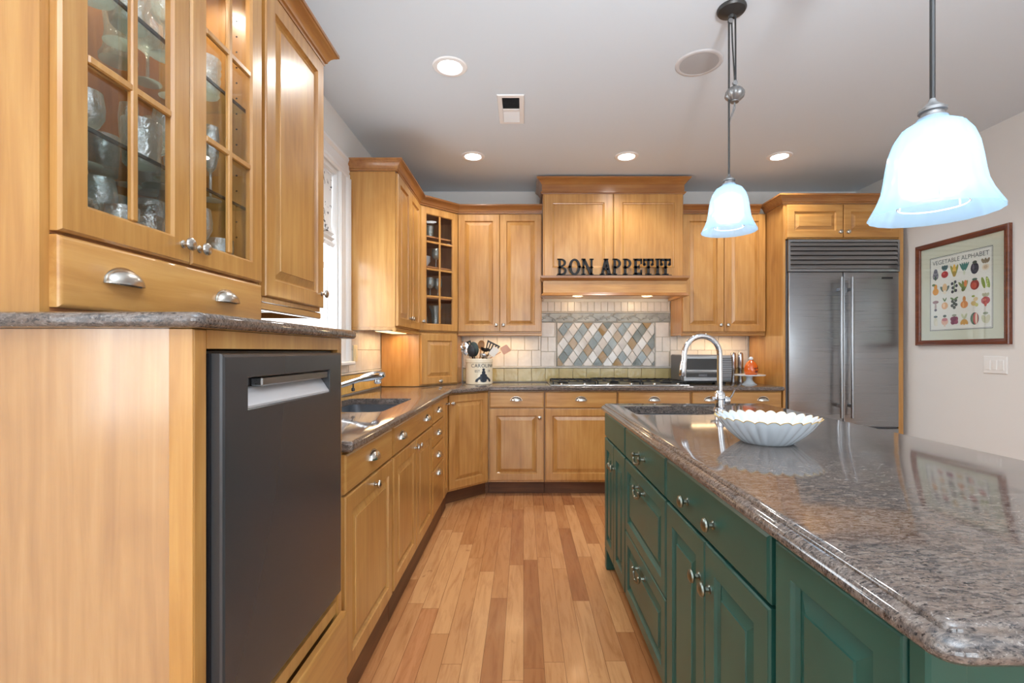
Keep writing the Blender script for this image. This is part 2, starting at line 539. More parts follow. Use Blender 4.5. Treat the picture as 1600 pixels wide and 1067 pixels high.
def inset_poly(poly, d):
    """Inset a counter-clockwise polygon by d (mitred)."""
    n = len(poly); out = []
    for i in range(n):
        a, b, c = (Vector(poly[i - 1]), Vector(poly[i]), Vector(poly[(i + 1) % n]))
        e1, e2 = (b - a).normalized(), (c - b).normalized()
        n1, n2 = Vector((-e1.y, e1.x)), Vector((-e2.y, e2.x))
        m = (n1 + n2) / (1 + n1.dot(n2))
        out.append((b.x + m.x * d, b.y + m.y * d))
    return out

def round_poly(poly, rad, seg=5):
    n = len(poly); out = []
    for i in range(n):
        r = rad[i] if isinstance(rad, (list, tuple)) else rad
        a, b, c = (Vector(poly[i - 1]), Vector(poly[i]), Vector(poly[(i + 1) % n]))
        if r <= 0:
            out.append((b.x, b.y)); continue
        e1, e2 = (a - b).normalized(), (c - b).normalized()
        ang = e1.angle(e2)
        t = r / math.tan(ang / 2)
        p1, p2 = b + e1 * t, b + e2 * t
        for k in range(seg + 1):
            s = k / seg
            q = (1 - s) ** 2 * p1 + 2 * s * (1 - s) * b + s * s * p2
            out.append((q.x, q.y))
    return out

def slab_mesh(name, outline, prof, holes, mat, radius=None):
    """Stone slab: prof = [(inset, z)] from top edge to bottom edge, holes = lists of XY points."""
    bm = bmesh.new()
    loops = []
    for i, z in prof:
        pts = inset_poly(outline, i) if i else outline
        if radius: pts = round_poly(pts, max(radius - i, .006), 6)
        loops.append([bm.verts.new((x, y, z)) for x, y in pts])
    n = len(loops[0])
    for A, B in zip(loops, loops[1:]):
        for i in range(n):
            j = (i + 1) % n
            bm.faces.new((A[i], A[j], B[j], B[i]))
    zt, zb = prof[0][1], prof[-1][1]
    top_e = [bm.edges.get((loops[0][i], loops[0][(i + 1) % n])) for i in range(n)]
    bot_e = [bm.edges.get((loops[-1][i], loops[-1][(i + 1) % n])) for i in range(n)]
    for h in holes:
        t = [bm.verts.new((x, y, zt)) for x, y in h]
        b = [bm.verts.new((x, y, zb)) for x, y in h]
        m = len(h)
        for i in range(m):
            j = (i + 1) % m
            bm.faces.new((t[i], t[j], b[j], b[i]))
            top_e.append(bm.edges.get((t[i], t[j])))
            bot_e.append(bm.edges.get((b[i], b[j])))
    bmesh.ops.triangle_fill(bm, edges=top_e, use_beauty=True, use_dissolve=False)
    bmesh.ops.triangle_fill(bm, edges=bot_e, use_beauty=True, use_dissolve=False)
    bmesh.ops.recalc_face_normals(bm, faces=bm.faces)
    for f in bm.faces: f.smooth = True
    me = bpy.data.meshes.new(name)
    bm.to_mesh(me); bm.free()
    me.materials.append(mat)
    me.set_sharp_from_angle(angle=math.radians(28))
    return me

def text_mesh(s, size, extrude, mat, align='CENTER', spacing=1.0, res=3):
    c = bpy.data.curves.new('lettering', 'FONT')
    c.body = s; c.size = size; c.extrude = extrude
    c.align_x = align; c.align_y = 'CENTER'; c.space_character = spacing
    c.resolution_u = res
    o = bpy.data.objects.new('lettering', c)
    col.objects.link(o)
    dg = bpy.context.evaluated_depsgraph_get()
    me = bpy.data.meshes.new_from_object(o.evaluated_get(dg))
    bpy.data.objects.remove(o)
    bpy.data.curves.remove(c)
    me.materials.clear()
    me.materials.append(mat)
    return me

# ------------------------------------------------------------------ cabinet pieces
T = 0.02
def door_mb(x0, x1, z0, z1, kind='raised', st=0.058, y=0.0):
    mb = MB()
    if kind == 'raised':
        pr = [(0, 0), (0, -T + .005), (.002, -T + .001), (.005, -T), (st, -T), (st + .003, -T + .007), (st + .008, -T + .013), (st + .012, -T + .013),
              (st + .038, -T + .004), (st + .039, -T + .001)]
    elif kind == 'flat':
        pr = [(0, 0), (0, -T + .005), (.005, -T), (st, -T), (st + .004, -T + .006), (st + .012, -T + .008), (st + .016, -T + .013)]
    else:
        pr = [(0, 0), (0, -T + .006), (.002, -T + .003), (.008, -T)]
    return mb.rects(x0, x1, z0, z1, pr, y)

def glass_door(root, x0, x1, z0, z1, cols, rows, st=0.058, wood=None, name='door'):
    mb = MB()
    pr = [(0, -.001), (0, -T + .005), (.005, -T), (st - .006, -T), (st, -T + .006), (st, -.001)]
    mb.rects(x0, x1, z0, z1, pr, 0, ring=True)
    gx0, gx1, gz0, gz1 = x0 + st, x1 - st, z0 + st, z1 - st
    for i in range(1, cols):
        x = gx0 + (gx1 - gx0) * i / cols
        mb.box(x - .009, x + .009, -T + .001, -.006, gz0, gz1, .003)
    for i in range(1, rows):
        z = gz0 + (gz1 - gz0) * i / rows
        mb.box(gx0, gx1, -T + .0015, -.0065, z - .009, z + .009, .003)
    d = part(name, mb, wood or M['maple_v'], root)
    p = MB().box(gx0 - .004, gx1 + .004, -.0055, -.0025, gz0 - .004, gz1 + .004)
    part('pane', p, M['pane'], d)
    return d

def knob_mesh(name, mat, s=1.0):
    mb = MB()
    mb.lathe([(0, 0), (.010 * s, 0), (.010 * s, .002), (.006 * s, .005), (.0055 * s, .012), (.009 * s, .015), (.0155 * s, .018), (.0165 * s, .021),
              (.015 * s, .025), (.010 * s, .028), (0, .029)], 20, axis='-y')
    return mb.mesh(name, mat)
KNOB = knob_mesh('knob', M['nickel'])
KNOB_GREEN = knob_mesh('knob', M['pewter'], 1.05)
def cup_mesh():
    mb = MB()
    a, h, d = .046, .034, .027
    nu, nv = 18, 7
    L = []
    for i in range(nu + 1):
        u = PI * i / nu
        s = max(math.sin(u), 0.0) ** 0.75
        row = [(a * math.cos(u), -d * math.sin(PI / 2 * k / nv) * s, h * math.cos(PI / 2 * k / nv) * s - .012) for k in range(nv + 1)]
        row.append((a * math.cos(u) * .96, -max(d * s - .003, 0.0), -.010))
        row.append((a * math.cos(u) * .96, -.0005, -.004 + h * s * .3))
        L.append(row)
    mb.loops(L, True, True, closed=True)
    fl = [((a + .004) * math.cos(PI * i / 16), (h + .004) * math.sin(PI * i / 16) - .012) for i in range(17)]
    mb.prism(fl, 0, -.002, lambda x, y, z: (x, z, y))
    return mb.mesh('cup_pull', M['nickel'], angle=50)
CUP = cup_mesh()
def bail_mesh():
    mb = MB()
    for s in (-1, 1):
        mb.lathe([(0, 0), (.011, 0), (.011, .002), (.006, .004), (.005, .016), (.009, .019), (.010, .024), (.006, .029), (0, .030)], 14, (s * .045, 0, 0), '-y')
    pts = []
    for i in range(17):
        a = PI * i / 16
        pts.append((-.045 * math.cos(a) * (1.0 + .06 * math.sin(a)), -.020 - .006 * math.sin(a), -.026 * math.sin(a) ** .7 if 0 < i < 16 else 0))
    mb.tube(pts, [.0035 + .002 * math.sin(PI * i / 16) for i in range(17)], 8)
    mb.ball((0, -.026, -.026), .007, .007, .007, 10, 6)
    return mb.mesh('bail_pull', M['pewter'])
BAIL = bail_mesh()

def fronts(root, items, wood_v, wood_h, knob=None, y=0.0):
    """items: ('door', x0,x1,z0,z1, kind, [(kx,kz)]) or ('drawer', x0,x1,z0,z1, kind, [(px,pz)], pull_mesh)"""
    knob = knob or KNOB
    for it in items:
        if it[0] == 'door':
            _, x0, x1, z0, z1, kind, ks = it
            d = part('door', door_mb(x0, x1, z0, z1, kind, y=y), wood_v, root, angle=12)
            for kx, kz in ks: link('knob', knob, d, (kx, y - T, kz))
        else:
            _, x0, x1, z0, z1, kind, ps, pm = it
            d = part('drawer', door_mb(x0, x1, z0, z1, kind, .045, y=y), wood_h, root, angle=12)
            for px, pz in ps: link('knob' if pm in (KNOB, KNOB_GREEN) else 'handle', pm, d, (px, y - T, pz))

def carcass(root, w, z0, z1, depth, wood, top=False, th=.018, name='carcass', front=True, back=True):
    mb = MB()
    e = .0008
    if front: mb.box(e, w - e, .0008, .019, z0, z1)
    mb.box(e, th, .019, depth, z0, z1)
    mb.box(w - th, w - e, .019, depth, z0, z1)
    mb.box(th, w - th, .019, depth, z0, z0 + th)
    if top: mb.box(th, w - th, .019, depth, z1 - th, z1)
    if back: mb.box(th, w - th, depth - .008, depth, z0 + th, z1 - (th if top else 0))
    return part(name, mb, wood, root)

def toe_kick(root, w, setback, h, wood, depth=.3):
    mb = MB().box(.0008, w - .0008, setback, setback + .018, 0.0005, h)
    mb.box(.0008, .019, setback + .018, depth, 0.0005, h)
    mb.box(w - .019, w - .0008, setback + .018, depth, 0.0005, h)
    return part('toe_kick', mb, wood, root)

def rail(root, w, z, wood, h=.028):
    mb = MB().rects(.001, w - .001, z - h, z - .001, [(0, .02), (0, .002), (.004, -.004), (.010, -.004)], 0)
    return part('light_rail', mb, wood, root)

def base_cabinet(name, label, loc, rot, w, items, depth=.585, h=.876, toe=.112, setback=.065, wv=None, wh=None, knob=None, toe_mat=None, cat='cabinet', group=None):
    wv = wv or M['maple_v']; wh = wh or M['maple_h']
    r = thing(name, label, cat, loc, rot, group)
    carcass(r, w, toe, h, depth, wv)
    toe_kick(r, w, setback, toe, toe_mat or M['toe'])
    fronts(r, items, wv, wh, knob)
    return r

CROWN = [(0, 0), (.012, 0), (.013, .010), (.020, .014), (.022, .022), (.030, .036), (.042, .048), (.050, .052), (.052, .056), (.058, .058), (.058, .070), (0, .070)]

# ------------------------------------------------------------------ the room
XL, XR, YB, YR, ZC = -1.2, 3.2, 4.62, -3.0, 2.743
struct('floor', MB().box(XL - .15, XR + .15, YR - .15, YB + .15, -.08, 0), M['floor'])
struct('ceiling', MB().box(XL - .15, XR + .15, YR - .15, YB + .15, ZC, ZC + .1), M['ceiling'])
struct('wall_back', MB().box(XL - .15, XR + .15, YB, YB + .15, 0, ZC), M['wall'])
struct('wall_right', MB().box(XR, XR + .15, YR, YB, 0, ZC), M['wall'])
WY0, WY1, WZ0, WZ1 = 2.16, 3.10, 1.15, 2.36
mb = MB()
mb.box(XL - .15, XL, YR, -1.05, 0, ZC); mb.box(XL - .15, XL, .36, WY0, 0, ZC); mb.box(XL - .15, XL, -1.05, .36, 0, .95); mb.box(XL - .15, XL, -1.05, .36, 2.15, ZC); mb.box(XL - .15, XL, WY1, YB, 0, ZC)
mb.box(XL - .15, XL, WY0, WY1, 0, WZ0); mb.box(XL - .15, XL, WY0, WY1, WZ1, ZC)
struct('wall_left', mb, M['wall'])
RW = [(-0.95, 0.75), (1.15, 2.85)]  # openings for the added rear windows
mb = MB()
xs = [XL - .15, RW[0][0], RW[0][1], RW[1][0], RW[1][1], XR + .15]
for a, b in ((0, 1), (2, 3), (4, 5)): mb.box(xs[a], xs[b], YR - .15, YR, 0, ZC)
for a, b in RW:
    mb.box(a, b, YR - .15, YR, 0, .35); mb.box(a, b, YR - .15, YR, 2.3, ZC)
struct('wall_rear', mb, M['wall'])
struct('baseboard_right', MB().box(XR - .015, XR - .0005, YR, 3.97, 0.001, .13, .004), M['white_paint'])

def window_frame(n, M4, x0, x1, z0, z1, mullions):
    """sash window set in an opening; local x across, y into the wall"""
    mb = MB()
    mb.rects(x0 + .001, x1 - .001, z0 + .001, z1 - .001, [(0, .12), (0, .06), (.045, .06), (.045, .12)], 0, ring=True)
    for t in mullions:
        x = x0 + (x1 - x0) * t
        mb.box(x - .02, x + .02, .065, .115, z0 + .045, z1 - .045)
    mb.box(x0 + .045, x1 - .045, .065, .115, (z0 + z1) / 2 - .02, (z0 + z1) / 2 + .02)
    mb.xform(M4)
    w = struct('window_%d' % n, mb, M['white_paint'])
    p = MB().box(x0 + .04, x1 - .04, .088, .092, z0 + .04, z1 - .04).xform(M4)
    part('pane', p, M['pane'], w)
    return w
# local x -> +Y, local y -> -X for the left wall
ML4 = Matrix.Translation((XL, 0, 0)) @ Matrix.Rotation(PI / 2, 4, 'Z')
w1 = window_frame(1, ML4, WY0, WY1, WZ0, WZ1, [])
mb = MB()   # jamb lining
mb.rects(WY0 - .001, WY1 + .001, WZ0 - .001, WZ1 + .001, [(0, .148), (0, 0), (.018, 0), (.018, .148)], 0, ring=True)
part('jamb', mb.xform(ML4), M['white_paint'], w1)
mb = MB()   # fluted casing
def casing(mb, a0, a1, b0, b1, vertical=True):
    w = (a1 - a0) if vertical else (b1 - b0)
    cs = [(0, .012), (.012, .02), (.03, .02), (.04, .014), (.055, .018), (.07, .014), (.085, .018), (.10, .014), (.112, .024), (w - .012, .03), (w, .03)]
    L = []
    for b in (0, 1):
        row = []
        for t, d in cs:
            if vertical: row.append((a0 + t, -d, (b0, b1)[b]))
            else: row.append(((a0, a1)[b], -d, b0 + t))
        if vertical: row += [(a1, -.001, (b0, b1)[b]), (a0, -.001, (b0, b1)[b])]
        else: row += [((a0, a1)[b], -.001, b1), ((a0, a1)[b], -.001, b0)]
        L.append(row)
    mb.loops(L)
casing(mb, WY1 + .005, 3.262, 1.142, 2.372)
part('casing', mb.xform(ML4), M['white_paint'], w1)
mb = MB(); casing(mb, 2.062, 3.266, 2.372, 2.50, False)
part('casing', mb.xform(ML4), M['white_paint'], w1)
part('sill', MB().box(2.07, 3.262, -.06, 0.02, 1.115, 1.14, .006).xform(ML4), M['white_paint'], w1)
MR4 = Matrix.Translation((0, YR, 0)) @ Matrix.Rotation(PI, 4, 'Z')
for i, (a, b) in enumerate(RW):
    window_frame(2 + i, MR4, -b, -a, .35, 2.3, [.5])  # two unseen windows, added in the rear wall to light the room

window_frame(4, ML4, -1.05, .36, .95, 2.15, [.5, .80])  # unseen window, added to reflect in the dishwasher cabinet's end panel

# roman shade in the sink window
sh = thing('roman_shade', 'white roman shade with dark sprig pattern hung in the sink window', 'window shade', (XL - .03, 2.63, 1.87), PI / 2)
mb = MB()
rows = []
for k, z in enumerate([.46, .40, .30, .22, .14, .10, .085, .07, .055, .04, .02, 0, 0.01, .05]):
    yy = [.0, .0, .002, .004, .006, -.004, -.016, .002, -.018, .0, -.016, -.010, .006, .006][k]
    rows.append([(-.445, yy, z), (.445, yy, z)])
verts = []; F = []
front = [[(x, y - .003, z) for x, y, z in r] for r in rows]
back = [[(x, y + .003, z) for x, y, z in r] for r in rows]
L = [[f[0], f[1], b[1], b[0]] for f, b in zip(front, back)]
mb.loops(L)
part('fabric', mb, M['fabric'], sh)
part('head_rail', MB().box(-.445, .445, -.012, .02, .462, .486), M['white_paint'], sh)

# ------------------------------------------------------------------ tiled splashback
def tiles(mb, u0, u1, v0, v1, pw, ph, f, gap=.003, th=.008, stagger=0.0, skip=None, tilt=.004):
    nrow = max(1, round((v1 - v0) / ph)); ph = (v1 - v0) / nrow
    for r in range(nrow):
        u = u0 - (stagger * pw if r % 2 else 0)
        while u < u1 - .004:
            a, b = max(u, u0), min(u + pw, u1)
            c, d = v0 + r * ph, v0 + (r + 1) * ph
            if b - a > .012 and not (skip and skip(a, b, c, d)):
                g = gap / 2; e = .0025
                t = [random.uniform(-tilt, tilt) * (b - a) for _ in range(2)]
                def P(x, y, h):
                    return f(x, y, h + (x - (a + b) / 2) / (b - a) * t[0] + (y - (c + d) / 2) / (d - c) * t[1] if h > .004 else h)
                lo = [(a + g, c + g), (b - g, c + g), (b - g, d - g), (a + g, d - g)]
                hi = [(a + g + e, c + g + e), (b - g - e, c + g + e), (b - g - e, d - g - e), (a + g + e, d - g - e)]
                mb.loops([[P(x, y, .001) for x, y in lo], [P(x, y, th - .002) for x, y in lo], [P(x, y, th) for x, y in hi]])
            u += pw

fb = lambda u, v, h: (u, YB - .002 - h, v)            # back wall
fl = lambda u, v, h: (XL + .002 + h, u, v)            # left wall
CT = .9155
sb = thing('tile_splashback', 'glazed tile splashback behind the cooktop with diamond mosaic panel and leaf border', 'backsplash', (.79, YB - .002, CT))
g = MB().box(-.583, .166, YB - .003, YB - .0005, CT, 1.3715); g.box(.167, 1.409, YB - .003, YB - .0005, CT, 1.684); g.box(1.41, 2.16, YB - .003, YB - .0005, CT, 1.3715)
part('grout_bed', g, M['grout'], sb, world=True)
MX0, MX1, MZ0, MZ1 = .325, 1.255, 1.064, 1.482
mb = MB()
tiles(mb, -.583, .166, 1.062, 1.371, .132, .155, fb, stagger=.5)
part('field_tile', mb, M['tile_white'], sb, world=True); mb = MB()
tiles(mb, 1.41, 2.158, 1.062, 1.371, .132, .155, fb, stagger=.5)
part('field_tile', mb, M['tile_white'], sb, world=True); mb = MB()
tiles(mb, .168, MX0 - .012, 1.062, 1.486, .132, .14, fb, stagger=.5)
part('field_tile', mb, M['tile_white'], sb, world=True); mb = MB()
tiles(mb, MX1 + .012, 1.408, 1.062, 1.486, .132, .14, fb, stagger=.5)
part('field_tile', mb, M['tile_white'], sb, world=True); mb = MB()
tiles(mb, .168, 1.408, 1.588, 1.684, .064, .096, fb)
part('field_tile', mb, M['tile_white'], sb, world=True)
mb = MB(); tiles(mb, -.583, 2.158, CT + .001, 1.044, .132, .13, fb)
part('accent_tile', mb, M['tile_olive'], sb, world=True)
mb = MB()
def liner(mb, u0, u1, v, f, r=.008):
    L = [[f(u, v + r * math.cos(a), .001 + (r + .006) * max(0, math.sin(a))) for a in [PI * k / 8 for k in range(9)]] for u in (u0, u1)]
    mb.loops(L)
liner(mb, -.583, 2.158, 1.053, fb)
part('liner_trim', mb, M['tile_pale'], sb, world=True)
mb = MB()
liner(mb, .168, 1.408, 1.579, fb, .008)
part('liner_trim', mb, M['tile_pale'], sb, world=True)
# leaf relief border
mb = MB(); mb.box(.168, 1.408, YB - .010, YB - .002, 1.488, 1.570)
liner(mb, .168, 1.408, 1.492, fb, .006)
stem = [(.172 + 1.232 * i / 120, YB - .013, 1.530 + .016 * math.sin(i / 120 * 2 * PI * 6)) for i in range(121)]
mb.tube(stem, .004, 6)
for i in range(24):
    x = .19 + i * .0515
    ph = (x - .172) / 1.232 * 2 * PI * 6
    up = 1 if i % 2 else -1
    for s in (-1, 1):
        mb.ball((x + s * .010, YB - .012, 1.530 + .016 * math.sin(ph) + up * .014 + s * .004), .017, .007, .008, 8, 5, Matrix.Rotation(-(.7 * up + .5 * s), 3, 'Y'))
part('relief_border', mb, M['tile_relief'], sb, world=True)
# pencil frame of the mosaic panel, then the diamonds
mb = MB().rects(MX0 - .012, MX1 + .012, MZ0 - .005, MZ1 + .008, [(0, 0), (0, -.010), (.005, -.014), (.010, -.010), (.011, 0)], YB - .002, ring=True)
part('mosaic_frame', mb, M['tile_relief'], sb, world=True)
def clip(poly, x0, x1, z0, z1):
    def cut(p, inside, inter):
        out = []
        for i in range(len(p)):
            a, b = p[i - 1], p[i]
            if inside(b):
                if not inside(a): out.append(inter(a, b))
                out.append(b)
            elif inside(a): out.append(inter(a, b))
        return out
    def ix(c): return lambda a, b: (c, a[1] + (b[1] - a[1]) * (c - a[0]) / (b[0] - a[0]))
    def iz(c): return lambda a, b: (a[0] + (b[0] - a[0]) * (c - a[1]) / (b[1] - a[1]), c)
    for ins, it in ((lambda p: p[0] >= x0, ix(x0)), (lambda p: p[0] <= x1, ix(x1)), (lambda p: p[1] >= z0, iz(z0)), (lambda p: p[1] <= z1, iz(z1))):
        if len(poly) < 3: return []
        poly = cut(poly, ins, it)
    return poly
mb = MB()
dw, dh = .0945, .132
pat = [0, 1, 0, 2, 3, 0, 1, 0, 3, 2, 1, 0]
for a in range(-14, 30):
    for b in range(-14, 30):
        cx = MX0 + .01 + (a - b) * dw / 2
        cz = MZ0 + .02 + (a + b) * dh / 2
        hw, hh = dw / 2 - .0022, dh / 2 - .003
        p = clip([(cx - hw, cz), (cx, cz - hh), (cx + hw, cz), (cx, cz + hh)], MX0, MX1, MZ0 + .004, MZ1)
        if len(p) >= 3:
            ar = abs(sum(p[i - 1][0] * p[i][1] - p[i][0] * p[i - 1][1] for i in range(len(p)))) / 2
            if ar < 2e-4: continue
            kx = [2, 0, 1, 3, 1, 0][(b + 2 * a) % 6]
            if random.random() < .10: kx = random.choice([0, 1, 3])
            mb.cur = kx
            t = random.uniform(-.06, .06); t2 = random.uniform(-.05, .05)
            q = [(x + (cx - x) * .05, z + (cz - z) * .05) for x, z in p]
            mb.loops([[fb(x, z, .001) for x, z in p], [fb(x, z, .006) for x, z in p], [fb(x, z, .009 + (x - cx) * t + (z - cz) * t2) for x, z in q]])
part('diamond_mosaic', mb, [M['tile_pale'], M['tile_blue'], M['tile_tan'], M['tile_white']], sb, world=True)

sl = thing('tile_splashback', 'cream tile splashback with gold bottom row behind the sink on the left wall', 'backsplash', (XL + .002, 2.8, CT))
g = MB().box(XL + .0005, XL + .003, 1.6, 4.004, CT, 1.114); g.box(XL + .0005, XL + .003, 3.268, 4.004, 1.114, 1.371)
part('grout_bed', g, M['grout'], sl, world=True)
mb = MB(); tiles(mb, 1.602, 4.004, CT + .001, 1.044, .066, .13, fl)
part('accent_tile', mb, M['tile_gold'], sl, world=True)
mb = MB(); tiles(mb, 3.268, 4.004, 1.062, 1.371, .125, .155, fl, stagger=.5); tiles(mb, 1.602, 3.26, 1.062, 1.113, .125, .06, fl)
part('field_tile', mb, M['tile_white'], sl, world=True)
mb = MB(); liner(mb, 1.602, 4.004, 1.053, fl)
part('liner_trim', mb, M['tile_pale'], sl, world=True)

ol = thing('outlet_plate', 'cream outlet plate on the tiles between sink window and left upper cabinet', 'outlet', (XL + .0115, 3.385, 1.135), PI / 2)
part('plate', MB().rects(-.04, .04, 0, .115, [(0, 0), (0, -.004), (.004, -.006), (.006, -.006)]), M['cream_plastic'], ol)
part('rocker_switch', MB().rects(-.017, .017, .025, .09, [(0, -.006), (0, -.009), (.002, -.010)]), M['cream_plastic'], ol)

# ------------------------------------------------------------------ base cabinets, left run (local x = Y - origin, fronts face +X)
RL = PI / 2
def L(y0, y1): return (-.60, y0, 0), RL, y1 - y0
loc, rot, w = L(1.535, 2.135)
base_cabinet('base_cabinet', 'maple base cabinet between raised dishwasher and left sink, drawer over tall door', loc, rot, w,
    [('drawer', .034, w - .010, .737, .868, 'slab', [(w / 2 + .015, .806)], CUP), ('door', .034, w - .010, .130, .728, 'raised', [(w / 2 + .03, .69)])], setback=.001)
loc, rot, w = L(2.139, 3.065)
base_cabinet('sink_cabinet', 'wide maple base cabinet under the left sink with two cup pulls and paired doors', loc, rot, w,
    [('drawer', .012, w - .012, .737, .868, 'slab', [(.15, .806), (.745, .806)], CUP),
     ('door', .012, w / 2 - .003, .130, .728, 'raised', [(w / 2 - .035, .69)]), ('door', w / 2 + .003, w - .012, .130, .728, 'raised', [(w / 2 + .035, .69)])], setback=.001)
loc, rot, w = L(3.069, 3.50)
base_cabinet('drawer_cabinet', 'narrow maple stack of four drawers with cup pulls right of the left sink', loc, rot, w,
    [('drawer', .012, w - .010, a, b, 'slab', [(w / 2, c)], CUP) for a, b, c in ((.737, .868, .806), (.585, .730, .655), (.436, .578, .505), (.130, .429, .385))], setback=.001)
loc, rot, w = L(3.504, 3.698)
base_cabinet('pullout_cabinet', 'slim maple pullout cabinet with one knob left of the angled corner cabinet', loc, rot, w,
    [('door', .010, w - .014, .130, .868, 'flat', [(w / 2, .81)])], setback=.001)
# angled corner base
co = thing('corner_cabinet', 'angled corner base cabinet of maple with a single tall raised door', 'cabinet', (-.60, 3.718, 0), PI / 4)
cw = .427
mb = MB()
poly = [(-.60, 3.7185), (-.2985, 4.02), (-.2985, 4.60), (-1.19, 4.60), (-1.19, 3.7185)]
mb.prism(inset_poly(poly, .0008), .112, .876)
part('carcass', mb, M['maple_v'], co, world=True)
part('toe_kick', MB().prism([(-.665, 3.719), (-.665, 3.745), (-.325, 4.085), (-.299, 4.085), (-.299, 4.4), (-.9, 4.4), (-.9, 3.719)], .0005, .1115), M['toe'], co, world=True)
fronts(co, [('door', .014, cw - .014, .130, .868, 'raised', [(.045, .80)])], M['maple_v'], M['maple_h'])

# ------------------------------------------------------------------ base cabinets, back run (fronts face the camera)
def base_back(label, x0, x1, items, name='base_cabinet'):
    return base_cabinet(name, label, (x0, 4.02, 0), 0, x1 - x0, items, depth=.58)
w = .470
base_back('maple base cabinet left of the cooktop, drawer over one raised door', -.296, .174,
    [('drawer', .012, w - .006, .737, .868, 'slab', [(w / 2, .806)], CUP), ('door', .012, w - .006, .130, .728, 'raised', [(.43, .655)])])
w = .607
base_back('maple base cabinet under the left half of the cooktop, part hidden by the green island', .176, .783,
    [('drawer', .008, w - .006, .737, .868, 'slab', [(w / 2, .806)], CUP), ('door', .008, w - .006, .130, .728, 'raised', [(.56, .655)])])
w = .611
base_back('maple base cabinet under the right half of the cooktop, mostly hidden by the island', .785, 1.396,
    [('drawer', .008, w - .006, .737, .868, 'slab', [(w / 2, .806)], CUP), ('door', .008, w - .006, .130, .728, 'raised', [(.045, .655)])])
w = .762
base_back('maple base cabinet beneath the toaster oven beside the refrigerator with a wide drawer', 1.398, 2.160,
    [('drawer', .008, w - .008, .737, .868, 'slab', [(.155, .806), (.60, .806)], CUP), ('door', .008, w / 2 - .003, .130, .728, 'raised', [(w / 2 - .035, .655)]),
     ('door', w / 2 + .003, w - .008, .130, .728, 'raised', [(w / 2 + .035, .655)])])

# ------------------------------------------------------------------ perimeter countertop, sink and faucet
BULL = [(.012, .914), (.007, .9125), (.003, .9095), (0, .904), (0, .888), (.003, .8825), (.007, .8795), (.012, .878)]
outl = [(-1.189, 1.545), (-.55, 1.545), (-.55, 3.697), (-.277, 3.97), (2.161, 3.97), (2.161, 4.607), (-1.189, 4.607)]
outl = round_poly(outl, [0, .012, .02, .02, 0, 0, 0], 4)
hole = round_poly([(-1.07, 2.31), (-.685, 2.31), (-.685, 2.98), (-1.07, 2.98)], .06, 5)
ct = link('countertop', slab_mesh('countertop', outl, BULL, [hole], M['granite']))
tag(ct, 'brown granite countertop running from left sink round the corner past the cooktop', 'countertop')
def sink(name, label, x0, x1, y0, y1, z1, depth):
    r = thing(name, label, 'sink', ((x0 + x1) / 2, (y0 + y1) / 2, z1 - depth))
    mb = MB()
    P = [(x0, y0), (x1, y0), (x1, y1), (x0, y1)]
    def lp(d, z, rr): return [(x, y, z) for x, y in round_poly(inset_poly(P, d), rr, 5)]
    mb.loops([lp(-.012, z1, .07), lp(.004, z1, .06), lp(.008, z1 - depth + .04, .055), lp(.03, z1 - depth + .008, .04), lp(.06, z1 - depth + .004, .03)], cap0=False)
    mb.loops([lp(-.012, z1, .07), lp(-.012, z1 - .004, .07), lp(.0, z1 - .006, .06), lp(.0, z1 - depth + .03, .05), lp(.03, z1 - depth, .04)], cap0=False)
    part('basin', mb, M['sink_steel'], r, world=True)
    part('drain', MB().lathe([(0, 0), (.045, 0), (.045, .003), (.03, .002), (.028, -.001), (0, -.001)], 20, ((x0 + x1) / 2, (y0 + y1) / 2, z1 - depth + .0045)), M['chrome'], r, world=True)
    return r
sink('sink', 'undermount steel sink set in the left counter below the window', -1.07, -.685, 2.31, 2.98, .877, .20)
fa = thing('kitchen_faucet', 'low chrome pull out faucet over the left sink, partly behind the dishwasher cabinet', 'faucet', (-1.12, 2.62, .914))
part('base', MB().lathe([(0, 0), (.03, 0), (.03, .006), (.024, .012), (.024, .085), (.020, .10), (0, .102)], 20), M['chrome'], fa)
mb = MB(); mb.tube([(0, 0, .06), (.06, 0, .085), (.15, 0, .115), (.24, 0, .143)], [.015, .0145, .014, .0135], 14)
part('spout', mb, M['chrome'], fa)
mb = MB(); mb.tube([(.23, 0, .140), (.255, 0, .148), (.30, 0, .158), (.335, 0, .162), (.352, 0, .158), (.358, 0, .150)], [.014, .021, .025, .026, .023, .012], 16)
mb.lathe([(.018, 0), (.021, -.016), (.016, -.024), (0, -.024)], 14, (.325, 0, .140))
part('spray_head', mb, M['chrome'], fa)
mb = MB(); mb.lathe([(.004, .0), (.004, -.02), (.009, -.024), (.010, -.036), (.006, -.042), (0, -.042)], 12, (.19, 0, .116))
part('hose_weight', mb, M['bronze'], fa)
mb = MB(); mb.tube([(0, 0, .095), (-.005, .01, .12), (-.02, .05, .15)], [.010, .007, .006], 10)
part('handle', mb, M['chrome'], fa)

